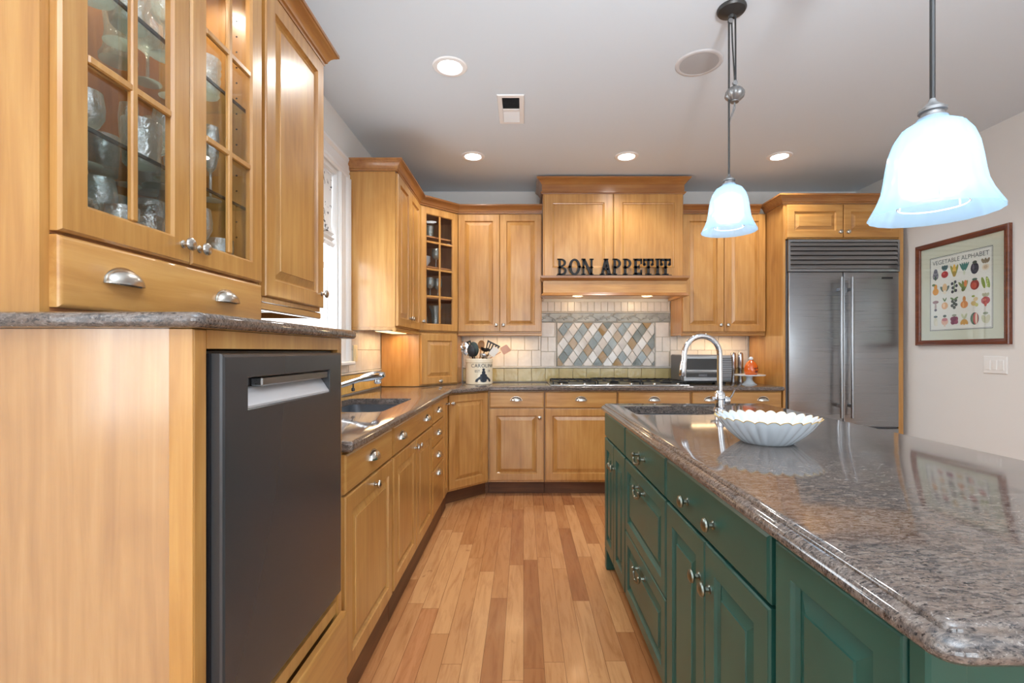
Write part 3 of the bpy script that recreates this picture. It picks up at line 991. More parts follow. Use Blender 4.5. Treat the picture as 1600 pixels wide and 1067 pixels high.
# ------------------------------------------------------------------ upper cabinets
UZ, UH = 1.372, 1.063
cp = [(-1.19, 3.274), (-.873, 3.274), (-.873, 4.006), (-.589, 4.288), (.165, 4.288)]
def upper_box(r, w, h, depth=.318, wood=None):
    carcass(r, w, 0.001, h, depth, wood or M['maple_v'], top=True)
u = thing('wall_cabinet', 'maple wall cabinet with two narrow doors on the left wall beside the window', 'cabinet', (-.875, 3.275, UZ), RL)
w = .726
upper_box(u, w, UH)
fronts(u, [('door', .006, w / 2 - .002, .010, 1.052, 'raised', [(w / 2 - .03, .082)]), ('door', w / 2 + .002, w - .006, .010, 1.052, 'raised', [(w / 2 + .03, .082)])], M['maple_v'], M['maple_h'])
rail(u, w, 0, M['maple_h'])
part('rail_return', MB().box(0.001, .012, .02, .318, -.020, 0), M['maple_h'], u)
part('crown', sweep(cp, CROWN, 0, 2, UZ + UH), M['maple_crown'], u, world=True)
ul = thing('cabinet_light', 'small warm strip light mounted beneath the left wall cabinet', 'light', (-1.02, 3.72, UZ - .022))
part('housing', MB().box(-.06, .06, -.25, .25, .004, .0195, .003), M['white_plastic'], ul)
part('lens', MB().box(-.054, .054, -.24, .24, 0, .004), M['warm_lens'], ul)
WARM = (1.0, 0.66, 0.34)
add_light('strip_lamp', 'AREA', (0, 0, -.006), 1.7, WARM, (0, 0, 0), .11, .48, parent=ul)

cc = thing('corner_wall_cabinet', 'angled corner wall cabinet with a tall eight pane glass door', 'cabinet', (-.875, 4.005, UZ), PI / 4)
cu = .4025
pent = [(-.875, 4.006), (-.5905, 4.2905), (-.5905, 4.604), (-1.189, 4.604), (-1.189, 4.006)]
pent = inset_poly(pent, .0008)
mb = MB()
mb.prism(pent, UZ + .001, UZ + .019); mb.prism(pent, UZ + UH - .018, UZ + UH)
mb.box(-1.189, -.893, 4.007, 4.024, UZ + .019, UZ + UH - .018); mb.box(-.609, -.5915, 4.31, 4.603, UZ + .019, UZ + UH - .018)
mb.box(-1.189, -1.181, 4.024, 4.603, UZ + .019, UZ + UH - .018); mb.box(-1.181, -.609, 4.595, 4.603, UZ + .019, UZ + UH - .018)
part('carcass', mb, M['maple_in'], cc, world=True)
mb = MB().rects(.001, cu - .001, .001, UH, [(0, .0), (.03, .0), (.03, .018), (0, .018)], .0005, ring=True)
part('face_frame', mb, M['maple_v'], cc)
sp_ = inset_poly(pent, .02)
for z in (.29, .555, .815):
    part('shelf', MB().prism(inset_poly(pent, .035), UZ + z, UZ + z + .012), M['maple_in'], cc, world=True)
d = glass_door(cc, .008, cu - .008, .010, 1.052, 2, 4, .060)
link('knob', KNOB, d, (.030, -T, .085))
part('crown', sweep(cp, CROWN, 2, 3, UZ + UH), M['maple_crown'], cc, world=True)

ag = thing('appliance_garage', 'small angled maple appliance garage on the counter below the corner glass cabinet', 'cabinet', (-.875, 4.005, CT), PI / 4)
gh = UZ - CT - .002
mb = MB()
mb.prism(inset_poly(pent, .001), CT, CT + gh)
part('carcass', mb, M['maple_v'], ag, world=True)
fronts(ag, [('door', .014, cu - .016, .012, gh - .014, 'raised', [(cu / 2, .036)])], M['maple_v'], M['maple_h'])

u = thing('wall_cabinet', 'two door maple wall cabinet above the utensil crock left of the range hood', 'cabinet', (-.588, 4.29, UZ))
w = .752
upper_box(u, w, UH)
fronts(u, [('door', .006, w / 2 - .002, .010, 1.052, 'raised', [(w / 2 - .032, .068)]), ('door', w / 2 + .002, w - .006, .010, 1.052, 'raised', [(w / 2 + .032, .068)])], M['maple_v'], M['maple_h'])
rail(u, w, 0, M['maple_h'])
part('crown', sweep(cp, CROWN, 3, 4, UZ + UH), M['maple_crown'], u, world=True)
ul = thing('cabinet_light', 'warm strip light beneath the wall cabinet above the utensil crock', 'light', (-.22, 4.46, UZ - .022))
part('housing', MB().box(-.27, .27, -.03, .03, .004, .0195, .003), M['white_plastic'], ul)
part('lens', MB().box(-.26, .26, -.024, .024, 0, .004), M['warm_lens'], ul)
add_light('strip_lamp', 'AREA', (0, 0, -.006), 1.25, WARM, (0, 0, 0), .5, .05, parent=ul)

u = thing('wall_cabinet', 'two door maple wall cabinet above the toaster oven right of the range hood', 'cabinet', (1.41, 4.29, UZ))
w = .75
upper_box(u, w, UH)
fronts(u, [('door', .008, w / 2 - .002, .010, 1.052, 'raised', [(w / 2 - .032, .068)]), ('door', w / 2 + .002, w - .006, .010, 1.052, 'raised', [(w / 2 + .032, .068)])], M['maple_v'], M['maple_h'])
rail(u, w, 0, M['maple_h'])
part('rail_return', MB().box(0.001, .012, .02, .318, -.020, 0), M['maple_h'], u)
part('crown', sweep([(1.412, 4.288), (2.103, 4.288)], CROWN, 0, 1, UZ + UH), M['maple_crown'], u, world=True)
ul = thing('cabinet_light', 'warm strip light beneath the wall cabinet above the toaster oven', 'light', (1.80, 4.46, UZ - .022))
part('housing', MB().box(-.27, .27, -.03, .03, .004, .0195, .003), M['white_plastic'], ul)
part('lens', MB().box(-.26, .26, -.024, .024, 0, .004), M['warm_lens'], ul)
add_light('strip_lamp', 'AREA', (0, 0, -.006), 1.25, WARM, (0, 0, 0), .5, .05, parent=ul)

# ------------------------------------------------------------------ range hood
hd = thing('range_hood', 'tall maple range hood with wide crown and mantel shelf over the cooktop', 'range hood', (.785, 4.6, 1.684))
HX0, HX1, HY = .170, 1.404, 4.22
mb = MB()
mb.box(HX0, HX1, HY, HY + .019, 1.857, 2.70); mb.box(HX0, HX0 + .018, HY + .019, 4.60, 1.857, 2.70); mb.box(HX1 - .018, HX1, HY + .019, 4.60, 1.857, 2.70)
mb.box(HX0 + .018, HX1 - .018, HY + .019, 4.6, 2.68, 2.70)
part('chimney_box', mb, M['maple_v'], hd, world=True)
xm = (HX0 + HX1) / 2
for a, b in ((HX0 + .008, xm - .003), (xm + .003, HX1 - .008)):
    part('panel', door_mb(a, b, 1.864, 2.585, 'flat', .075, y=HY), M['maple_v'], hd, world=True, angle=12)
HC = [(0, 0), (.010, 0), (.012, .006), (.020, .010), (.020, .018), (.008, .024), (.008, .082), (.014, .086), (.018, .094), (.030, .110), (.044, .120), (.052, .124), (.056, .130), (.056, .138), (0, .138)]
part('crown', sweep([(HX0, 4.6), (HX0, HY), (HX1, HY), (HX1, 4.6)], HC, z0=2.588), M['maple_crown'], hd, world=True)
MY = 4.14
mb = MB()
mb.box(HX0, HX1, MY, MY + .02, 1.700, 1.832); mb.box(HX0, HX0 + .02, MY + .02, 4.6, 1.686, 1.832); mb.box(HX1 - .02, HX1, MY + .02, 4.6, 1.686, 1.832)
part('mantel_apron', mb, M['maple_h'], hd, world=True)
mb = MB()
ca = [(0, 1.815), (.006, 1.818), (.014, 1.828), (.022, 1.838), (.024, 1.8565), (0, 1.8565)]
mb = sweep([(HX0, 4.262), (HX0, MY), (HX1, MY), (HX1, 4.262)], ca)
mb.box(HX0, HX1, MY, HY, 1.842, 1.8565)
part('mantel_shelf', mb, M['maple_crown'], hd, world=True)
ba = [(-.02, 1.684), (.016, 1.684), (.018, 1.690), (.012, 1.699), (.004, 1.708), (0, 1.714), (-.02, 1.714)]
part('lower_moulding', sweep([(HX0, 4.262), (HX0, MY), (HX1, MY), (HX1, 4.262)], ba), M['maple_crown'], hd, world=True)
mb = MB().box(HX0 + .02, HX1 - .02, MY + .02, 4.6, 1.708, 1.720)
part('liner', mb, M['maple_v'], hd, world=True)
for x in (.48, 1.10):
    lp = part('hood_lamp', MB().lathe([(0, 0), (.035, 0), (.035, .006), (.045, .008), (.045, .012), (0, .012)], 20, (x, 4.28, 1.6955)), M['warm_lens'], hd, world=True)
    add_light('hood_bulb', 'POINT', (x - .785, 4.28 - 4.6, 0.002), 2.2, (1, .70, .38), (0, 0, 0), parent=hd, radius=.05)

# iron word sign on the mantel
sg = thing('word_sign', 'black iron BON APPETIT sign standing on the range hood mantel', 'sign', (.785, 4.168, 1.8575))
SW, SHh = 1.0, .152
part('base_bar', MB().box(-.50, .50, -.012, .012, 0, .012, .002), M['black_iron'], sg)
def glyph(ch, x0, x1, z0, h):
    mb = MB(); w = x1 - x0; t = .030; d = .006
    def bar(a, b, c, e): mb.box(x0 + a, x0 + b, -d, d, z0 + c, z0 + e)
    def poly(pts): mb.prism([(x0 + a, z0 + b) for a, b in pts], -d, d, lambda x, y, z: (x, z, y))
    def serif(a, b, c): bar(a, b, c, c + .012)
    def stem(a, b):
        bar(a, b, 0, h)
        m = (a + b) / 2
        poly([(a - .008, h * .47), (m, h * .37), (b + .008, h * .47), (m, h * .57)])
        serif(a - .009, b + .009, 0); serif(a - .009, b + .009, h - .012)
    def arc(cx, cz, rx, rz, a0, a1, tw, n=14):
        o = []; i = []
        for k in range(n + 1):
            a = math.radians(a0 + (a1 - a0) * k / n)
            o.append((cx + rx * math.cos(a), cz + rz * math.sin(a))); i.append((cx + (rx - tw) * math.cos(a), cz + (rz - tw * .62) * math.sin(a)))
        for k in range(n): poly([o[k], o[k + 1], i[k + 1], i[k]])
    s = .022
    if ch == 'B':
        stem(.006, .006 + s)
        arc(.03, h * .75, w - .036, h * .25, -90, 90, s); arc(.03, h * .26, w - .030, h * .26, -90, 90, s)
    elif ch == 'O':
        arc(w / 2, h / 2, w / 2, h / 2, 0, 360, .026, 28)
        for q in (-1, 1): poly([(w / 2 + q * (w / 2 - .022), h * .5), (w / 2 + q * (w / 2 - .006), h * .40), (w / 2 + q * (w / 2 + .008), h * .5), (w / 2 + q * (w / 2 - .006), h * .6)])
    elif ch == 'N':
        stem(.008, .008 + s * .8); stem(w - .008 - s * .8, w - .008)
        poly([(.006, h), (.032, h), (w - .006, 0), (w - .032, 0)])
    elif ch == 'A':
        poly([(.0, 0), (.024, 0), (w / 2 + .004, h), (w / 2 - .012, h)]); poly([(w - .03, 0), (w, 0), (w / 2 + .016, h), (w / 2 - .012, h)])
        bar(w * .24, w * .76, h * .30, h * .42); serif(-.008, .034, 0); serif(w - .04, w + .008, 0); serif(w / 2 - .02, w / 2 + .022, h - .012)
        poly([(w / 2 - .012, h * .55), (w / 2 + .002, h * .45), (w / 2 + .016, h * .55), (w / 2 + .002, h * .65)])
    elif ch == 'P':
        stem(.010, .010 + s)
        arc(.032, h * .71, w - .036, h * .29, -90, 90, s)
    elif ch == 'E':
        stem(.010, .010 + s)
        bar(.01, w, h - .020, h); bar(.01, w, 0, .020); bar(.01, w * .72, h * .44, h * .56)
        bar(w - .014, w, h - .045, h); bar(w - .014, w, 0, .045); bar(w * .62, w * .72, h * .36, h * .64)
    elif ch == 'T':
        m = w / 2
        bar(m - s / 2, m + s / 2, 0, h); serif(m - .026, m + .026, 0)
        bar(0, w, h - .020, h); bar(0, .014, h - .055, h); bar(w - .014, w, h - .055, h)
        poly([(m - s / 2 - .008, h * .47), (m, h * .37), (m + s / 2 + .008, h * .47), (m, h * .57)])
        for q in (0, 1): mb.lathe([(0, -d), (.013, -d), (.013, d), (0, d)], 12, (x0 + (.012 if q == 0 else w - .012), 0, z0 + h - .05), 'y')
    elif ch == 'I':
        m = w / 2
        stem(m - s / 2, m + s / 2)
    part('letter', mb, M['black_iron'], sg, smooth=False)
for ch, a, b in (('B', 155, 225), ('O', 240, 330), ('N', 338, 430), ('A', 485, 565), ('P', 575, 645), ('P', 655, 725), ('E', 735, 803), ('T', 812, 892), ('I', 903, 942), ('T', 943, 1024)):
    glyph(ch, (a - 145) / 885.0 - .5, (b - 145) / 885.0 - .5, .011, .142)

# ------------------------------------------------------------------ refrigerator and its surround
fs = thing('refrigerator_cabinet', 'tall maple surround with two small doors above the steel refrigerator', 'cabinet', (2.163, 4.0, 0))
mb = MB()
mb.box(0.0005, .020, 0, .60, 0.0005, 2.435); part('side_panel', mb, M['maple_v'], fs)
mb = MB(); mb.box(.962, 1.002, 0, .60, .0005, 2.435)
part('side_panel', mb, M['maple_v'], fs)
mb = MB().box(.021, .961, .0, .019, 2.142, 2.435); mb.box(.021, .961, .019, .60, 2.142, 2.16); mb.box(.021, .961, .019, .6, 2.417, 2.435); mb.box(.021, .961, .592, .6, 2.16, 2.417)
part('carcass', mb, M['maple_h'], fs)
fronts(fs, [('door', .026, .488, 2.150, 2.425, 'raised', [(.458, 2.196)]), ('door', .494, .956, 2.150, 2.425, 'raised', [(.524, 2.196)])], M['maple_h'], M['maple_h'])
part('crown', sweep([(2.163, 4.287), (2.163, 3.998), (3.196, 3.998)], CROWN, 0, 2, 2.435), M['maple_crown'], fs, world=True)

fr = thing('refrigerator', 'built in stainless steel french door refrigerator with louvered grille at the right', 'refrigerator', (2.186, 3.985, 0))
W = .936
part('body', MB().box(.002, W - .002, .02, .60, .02, 2.130), M['grey_metal'], fr)
def slab_door(x0, x1, z0, z1, y=0.0, th=.03, r=.006):
    return MB().rects(x0, x1, z0, z1, [(0, y + .02), (0, y - th + .026), (.002, y - th + .022), (r, y - th + .02)])
mid = .463
da = part('door', slab_door(.012, mid - .003, .580, 1.862), M['steel'], fr)
db = part('door', slab_door(mid + .003, W - .012, .580, 1.862), M['steel'], fr)
dc = part('freezer_drawer', slab_door(.012, W - .012, .10, .566), M['steel'], fr)
def bar_handle(p, x, z0, z1):
    mb = MB(); mb.tube([(x, -.062, z0), (x, -.062, z1)], .0115, 14)
    for z in (z0 + .10, z1 - .10): mb.box(x - .010, x + .010, -.055, -.010, z - .014, z + .014, .002)
    part('handle', mb, M['steel'], p)
bar_handle(da, mid - .048, .66, 1.815)
bar_handle(db, mid + .040, .66, 1.815)
mb = MB(); mb.tube([(.12, -.062, .51), (W - .12, -.062, .51)], .0115, 14)
for x in (.2, W - .2): mb.box(x - .014, x + .014, -.055, -.010, .50, .52, .002)
part('handle', mb, M['steel'], dc)
part('badge', MB().box(W - .155, W - .065, -.0125, -.0095, 1.806, 1.822), M['badge'], db)
mb = MB().rects(.006, W - .006, 1.868, 2.131, [(0, .02), (0, -.012), (.018, -.012), (.018, .02)], ring=True)
part('grille_frame', mb, M['steel'], fr)
part('grille_recess', MB().box(.024, W - .024, .010, .019, 1.886, 2.113), M['black_plastic'], fr)
for k in range(6):
    z = 1.888 + k * .0378
    mb = MB(); Lp = []
    for x in (.024, W - .024): Lp.append([(x, -.011, z + .004), (x, -.013, z + .008), (x, -.004, z + .033), (x, .008, z + .036), (x, .008, z + .030), (x, -.004, z + .004)])
    mb.loops(Lp)
    part('louver', mb, M['steel'], fr)
part('kick_plate', MB().box(.01, W - .01, .03, .05, .005, .095), M['black_plastic'], fr)

# ------------------------------------------------------------------ raised dishwasher cabinet with glass hutch on top
DY0, DW = .845, .686
dc = thing('dishwasher_cabinet', 'raised maple cabinet in the left foreground housing the dishwasher above a drawer', 'cabinet', (-.60, DY0, 0), RL)
mb = MB().box(.0, .019, 0.0, .588, .0005, 1.246)          # end panel facing the camera
part('end_panel', mb, M['maple_satin'], dc)
mb = MB().box(DW - .019, DW, 0, .588, .0005, 1.246)
mb.box(.019, DW - .019, .02, .588, .395, .42); mb.box(.019, DW - .019, .58, .588, .42, 1.246); mb.box(.019, DW - .019, .02, .588, 1.226, 1.246)
mb.box(.019, DW - .019, .02, .588, .11, .128)
part('carcass', mb, M['maple_v'], dc)
mb = MB().box(0, .034, -.02, -.0005, .105, 1.246, .002); mb.box(DW - .030, DW, -.02, -.0005, .105, 1.246, .002)
mb.box(.034, DW - .030, -.02, -.0005, 1.211, 1.246)
mb.box(.034, DW - .030, -.014, -.0005, .388, .425)
part('face_frame', mb, M['maple_v'], dc)
part('corner_stile', MB().box(-.004, -.0003, -.020, .022, .0005, 1.246, .001), M['maple_v'], dc)
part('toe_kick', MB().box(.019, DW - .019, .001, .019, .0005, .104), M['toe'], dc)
dr = part('drawer', MB().rects(.020, DW - .008, .128, .383, [(0, -.0205), (0, -.037), (.004, -.041), (.008, -.042)]), M['maple_h'], dc)
link('handle', CUP, dr, (.36, -.042, .27))

dwm = thing('dishwasher', 'dark stainless dishwasher with recessed pocket handle raised off the floor', 'dishwasher', (-.60, DY0, .425), RL)
x0, x1, z0, z1 = .044, .626, .047, .777
part('tub', MB().box(.036, .650, .0, .55, .002, .782), M['black_plastic'], dwm)
hx0, hx1, hz0, hz1 = .127, .535, .664, .728
mb = MB()
yb, yf = -.001, -.043
O = [(x0, z0), (x1, z0), (x1, z1), (x0, z1)]
H = [(hx0, hz0), (hx1, hz0), (hx1, hz1), (hx0, hz1)]
def R4(r, i, y): return [(r[0][0] + i, y, r[0][1] + i), (r[1][0] - i, y, r[1][1] + i), (r[2][0] - i, y, r[2][1] - i), (r[3][0] + i, y, r[3][1] - i)]
mb.loops([R4(O, 0, yb), R4(O, 0, yf + .006), R4(O, .002, yf + .002), R4(O, .007, yf), R4(H, -.002, yf), R4(H, 0, yf + .002), R4(H, 0, -.012)], cap1=True)
dd = part('door', mb, M['steel_dark'], dwm, angle=20)
mb = MB()
A = [(hx0 + .001, -.013), (hx1 - .001, -.013)]
mb.loops([[(x, -.0125, hz0 + .001), (x, -.041, hz0 + .001), (x, -.041, hz0 + .006), (x, -.018, hz0 + .040), (x, -.0125, hz0 + .042)] for x in (hx0 + .001, hx1 - .001)])
part('handle_scoop', mb, M['pocket_grey'], dd)
mb = MB().box(hx0 + .06, hx1 - .001, -.038, -.0125, hz1 - .022, hz1 - .002, .003)
part('handle_lip', mb, M['steel'], dd)
part('seal_strip', MB().box(x0 - .006, x0 - .0005, -.022, -.001, z0, z1), M['black_plastic'], dwm)

outl = round_poly([(-1.189, .815), (-.552, .815), (-.552, 1.600), (-1.189, 1.600)], [0, .022, .022, 0], 5)
BULL2 = [(.012, 1.2745), (.006, 1.273), (.002, 1.2695), (0, 1.265), (0, 1.256), (.002, 1.252), (.006, 1.2485), (.012, 1.247)]
tag(link('raised_countertop', slab_mesh('raised_countertop', outl, BULL2, [], M['granite'])), 'raised granite slab above the dishwasher carrying the glass door hutch', 'countertop')

HZ, HH = 1.2755, 1.1595
hu = thing('hutch_cabinet', 'maple hutch with two paned glass doors over a drawer, full of glassware', 'cabinet', (-.87, .862, HZ), RL)
w = .713
mb = MB()
mb.box(.0005, .019, 0.0, .32, .0005, HH); part('side_panel', mb, M['maple_v'], hu)
mb = MB(); mb.box(w - .019, w - .0005, 0, .32, .0005, HH)
part('side_panel', mb, M['maple_v'], hu)
mb = MB()
mb.box(.019, w - .019, .0, .32, .148, .166); mb.box(.019, w - .019, .0, .32, HH - .018, HH); mb.box(.019, w - .019, .0, .32, .0005, .016)
mb.box(.019, w - .019, .312, .32, .166, HH - .018)
mb.box(w / 2 - .012, w / 2 + .012, 0.0005, .018, .166, HH - .018)
part('carcass', mb, M['maple_in'], hu)
SH = [.385, .700]
for z in SH:
    s = part('shelf', MB().box(.021, w - .021, .030, .31, z, z + .008), M['shelf_glass'], hu)
    part('edge', MB().box(.021, w - .021, .024, .0295, z, z + .008), M['shelf_edge'], s)
for x in (.19, .53):  # lamps added inside the hutch to brighten the glassware
    part('added_puck_lens', MB().lathe([(0, HH - .0185), (.030, HH - .0185), (.030, HH - .026), (.024, HH - .028), (0, HH - .028)], 20, (x, .15, 0)), M['warm_lens'], hu)
    add_light('added_puck_lamp', 'SPOT', (x, .15, HH - .032), 6.0, (1, .86, .68), (0, 0, 0), parent=hu, spot=2.6, radius=.025)
mb = MB()
for z in [.30 + .05 * k for k in range(15)]:
    for y in (.06, .25):
        mb.lathe([(0, 0), (.003, 0), (.003, .0006), (0, .0006)], 8, (w - .0197, y, z), 'x')
part('peg_holes', mb, M['dark_gap'], hu)
for a, b, kx in ((.018, .364, .364 - .028), (.368, w - .012, .368 + .028)):
    d = glass_door(hu, a, b, .153, HH - .012, 2, 3, .062)
    link('knob', KNOB, d, (kx, -T, .198))
d = part('drawer', door_mb(.018, w - .012, .012, .146, 'slab'), M['maple_h'], hu)
for x in (.158, .510): link('handle', CUP, d, (x, -T, .082))
hp = [(-1.189, .862), (-.868, .862), (-.868, 2.057), (-1.189, 2.057)]
hpb = [(-1.189, .862), (-.868, .862), (-.868, 1.5775), (-.868, 2.057), (-1.189, 2.057)]
part('crown', sweep(hpb, CROWN, 0, 2, 2.435), M['maple_crown'], hu, world=True)
hm = thing('wall_cabinet', 'single door maple wall cabinet joined to the hutch, hanging beside the sink window', 'cabinet', (-.87, 1.579, UZ), RL)
upper_box(hm, .476, UH)
fronts(hm, [('door', .008, .466, .018, 1.052, 'raised', [(.44, .075)])], M['maple_v'], M['maple_h'])
rail(hm, .476, 0, M['maple_h'])
part('rail_return', MB().box(.462, .475, .02, .318, -.026, 0), M['maple_h'], hm)
part('crown', sweep(hpb, CROWN, 2, 4, 2.435), M['maple_crown'], hm, world=True)

# glassware on the hutch shelves
def wine_glass():
    return MB().lathe([(0, 0), (.034, 0), (.034, .002), (.010, .006), (.0045, .012), (.004, .075), (.008, .084), (.026, .098), (.037, .122), (.038, .145), (.033, .182), (.0315, .182), (.036, .145), (.035, .124), (.024, .101), (0, .088)], 24).mesh('wine_glass', M['crystal'])
def tumbler():
    return MB().lathe([(0, 0), (.028, 0), (.030, .004), (.037, .105), (.0355, .105), (.029, .012), (0, .010)], 24).mesh('tumbler', M['crystal'])
def cut_glass():
    fl = lambda r, h, a, k: (r * (1 + (.05 * (1 if (int(a / (2 * PI) * 24 + .5) + k) % 2 else -1) if 2 <= k <= 9 else 0)), h)
    return MB().lathe([(0, 0), (.034, 0), (.037, .006), (.038, .02), (.0385, .032), (.039, .044), (.0395, .056), (.040, .068), (.0405, .080), (.041, .092), (.042, .104), (.042, .112), (.0405, .112), (.036, .012), (0, .010)], 48, flute=fl).mesh('cut_glass', M['crystal'])
def cut_bowl():
    fl = lambda r, h, a, k: (r * (1 + (.04 * (1 if (int(a / (2 * PI) * 32 + .5) + k) % 2 else -1) if 2 <= k <= 8 else 0)), h)
    return MB().lathe([(0, 0), (.045, 0), (.055, .008), (.066, .020), (.075, .032), (.082, .044), (.087, .056), (.091, .068), (.094, .080), (.096, .088), (.093, .088), (.050, .014), (0, .012)], 64, flute=fl).mesh('cut_bowl', M['crystal'])
def flute():
    return MB().lathe([(0, 0), (.030, 0), (.030, .002), (.008, .006), (.004, .012), (.004, .085), (.014, .100), (.022, .140), (.024, .190), (.021, .225), (.020, .225), (.022, .190), (.019, .140), (.012, .106), (0, .095)], 20).mesh('champagne_flute', M['crystal'])
def vase():
    return MB().lathe([(0, 0), (.042, 0), (.043, .010), (.034, .03), (.030, .08), (.036, .15), (.052, .20), (.056, .22), (.053, .22), (.032, .15), (.026, .08), (.030, .02), (0, .014)], 28).mesh('glass_vase', M['crystal'])
def plate_stand():
    mb = MB(); mb.lathe([(0, 0), (.05, 0), (.075, .010), (.078, .014), (.05, .008), (0, .006)], 32)
    return mb.mesh('saucer', M['white_ceramic'])
GL = {'wine_glass': wine_glass(), 'tumbler': tumbler(), 'cut_glass': cut_glass(), 'cut_bowl': cut_bowl(), 'champagne_flute': flute(), 'glass_vase': vase()}
S0, S1, S2 = .1665, SH[0] + .0085, SH[1] + .0085
LB = {('wine_glass', 0): 'clear stemmed wine glass on the bottom board inside the glass hutch', ('tumbler', 0): 'plain clear tumbler on the bottom board inside the glass hutch',
      ('cut_glass', 0): 'cut crystal tumbler on the bottom board inside the glass hutch', ('cut_bowl', 0): 'cut crystal bowl on the bottom board of the hutch behind the left door',
      ('wine_glass', 1): 'clear stemmed wine glass on the lower glass shelf of the hutch', ('tumbler', 1): 'plain clear tumbler on the lower glass shelf of the hutch',
      ('cut_glass', 1): 'cut crystal tumbler on the lower glass shelf of the hutch', ('cut_bowl', 1): 'cut crystal bowl on the lower glass shelf of the hutch',
      ('champagne_flute', 1): 'slender champagne flute on the lower glass shelf of the hutch', ('glass_vase', 2): 'tall clear glass vase on the upper glass shelf of the hutch',
      ('cut_glass', 2): 'cut crystal tumbler on the upper glass shelf of the hutch', ('wine_glass', 2): 'clear stemmed wine glass on the upper glass shelf of the hutch',
      ('cut_bowl', 2): 'cut crystal bowl on the upper glass shelf of the hutch', ('champagne_flute', 2): 'slender champagne flute on the upper glass shelf of the hutch'}
HM = root_matrix(hu)
GR_ = {'wine_glass': .039, 'tumbler': .038, 'cut_glass': .045, 'cut_bowl': .101, 'champagne_flute': .031, 'glass_vase': .057}
PLACED = {0: [], 1: [(.262, .255, .037)], 2: []}
def glassware(kind, lvl, lx, ly):
    r = GR_[kind]
    spot = None
    for dx, dy in [(0, 0)] + [(a * .008 * k, b * .008 * k) for k in range(1, 6) for a in (-1, 0, 1) for b in (-1, 0, 1)]:
        x, y = lx + dx, ly + dy
        if x - r < .022 or x + r > .690 or y - r < .032 or y + r > .309: continue
        if lvl == 0 and abs(x - .357) < r + .013 and y - r < .02: continue
        if all((x - a) ** 2 + (y - b) ** 2 > (r + c + .001) ** 2 for a, b, c in PLACED[lvl]):
            spot = (x, y); break
    if spot is None: return
    lx, ly = spot
    PLACED[lvl].append((lx, ly, r))
    z = (S0, S1, S2)[lvl]
    p = HM @ Vector((lx, ly, z))
    o = link(kind, GL[kind], None, p, (0, 0, random.uniform(0, 6)))
    tag(o, LB[(kind, lvl)], 'glass' if 'bowl' not in kind and 'vase' not in kind else ('bowl' if 'bowl' in kind else 'vase'), kind.replace('_', ' ') + ' group on hutch ' + ('bottom board', 'lower shelf', 'upper shelf')[lvl])
for k, lx in (('cut_bowl', .130), ('tumbler', .275), ('tumbler', .365), ('cut_glass', .455), ('wine_glass', .545), ('cut_glass', .640)): glassware(k, 0, lx, .085 if 'bowl' not in k else .13)
for k, lx in (('wine_glass', .26), ('tumbler', .345), ('wine_glass', .43), ('tumbler', .515), ('tumbler', .60), ('wine_glass', .645)): glassware(k, 0, lx, .235 if lx < .64 else .18)
for k, lx in (('tumbler', .065), ('cut_bowl', .195), ('cut_glass', .345), ('wine_glass', .435), ('wine_glass', .525), ('champagne_flute', .61)): glassware(k, 1, lx, .09 if 'bowl' not in k else .13)
for k, lx in (('champagne_flute', .06), ('wine_glass', .305), ('tumbler', .39), ('champagne_flute', .47), ('tumbler', .55), ('tumbler', .64)): glassware(k, 1, lx, .24)
for k, lx in (('glass_vase', .09), ('cut_glass', .20), ('cut_glass', .295), ('wine_glass', .41), ('wine_glass', .50)): glassware(k, 2, lx, .08)
for k, lx in (('cut_bowl', .25), ('glass_vase', .43), ('wine_glass', .53), ('champagne_flute', .60)): glassware(k, 2, lx, .22 if 'bowl' not in k else .205)
for k, lx, ly in (('wine_glass', .30, .16), ('wine_glass', .475, .16), ('tumbler', .56, .16)):
    glassware(k, 0, lx, ly)
for k, lx, ly in (('wine_glass', .055, .16), ('wine_glass', .125, .285), ('cut_glass', .37, .165), ('wine_glass', .475, .165), ('tumbler', .56, .165), ('cut_glass', .655, .165)): glassware(k, 1, lx, ly)
for k, lx, ly in (('wine_glass', .165, .16), ('champagne_flute', .06, .20), ('champagne_flute', .12, .27), ('wine_glass', .36, .16), ('wine_glass', .455, .16), ('cut_glass', .60, .10), ('wine_glass', .655, .18)): glassware(k, 2, lx, ly)
x_, y_ = .262, .255
tv = link('teal_glass', MB().lathe([(0, 0), (.026, 0), (.028, .004), (.034, .09), (.0325, .09), (.027, .01), (0, .008)], 20).mesh('teal_glass', M['teal_glass']), None, HM @ Vector((x_, y_, S1)))
tag(tv, 'small teal coloured glass among the clear glassware in the hutch', 'glass')

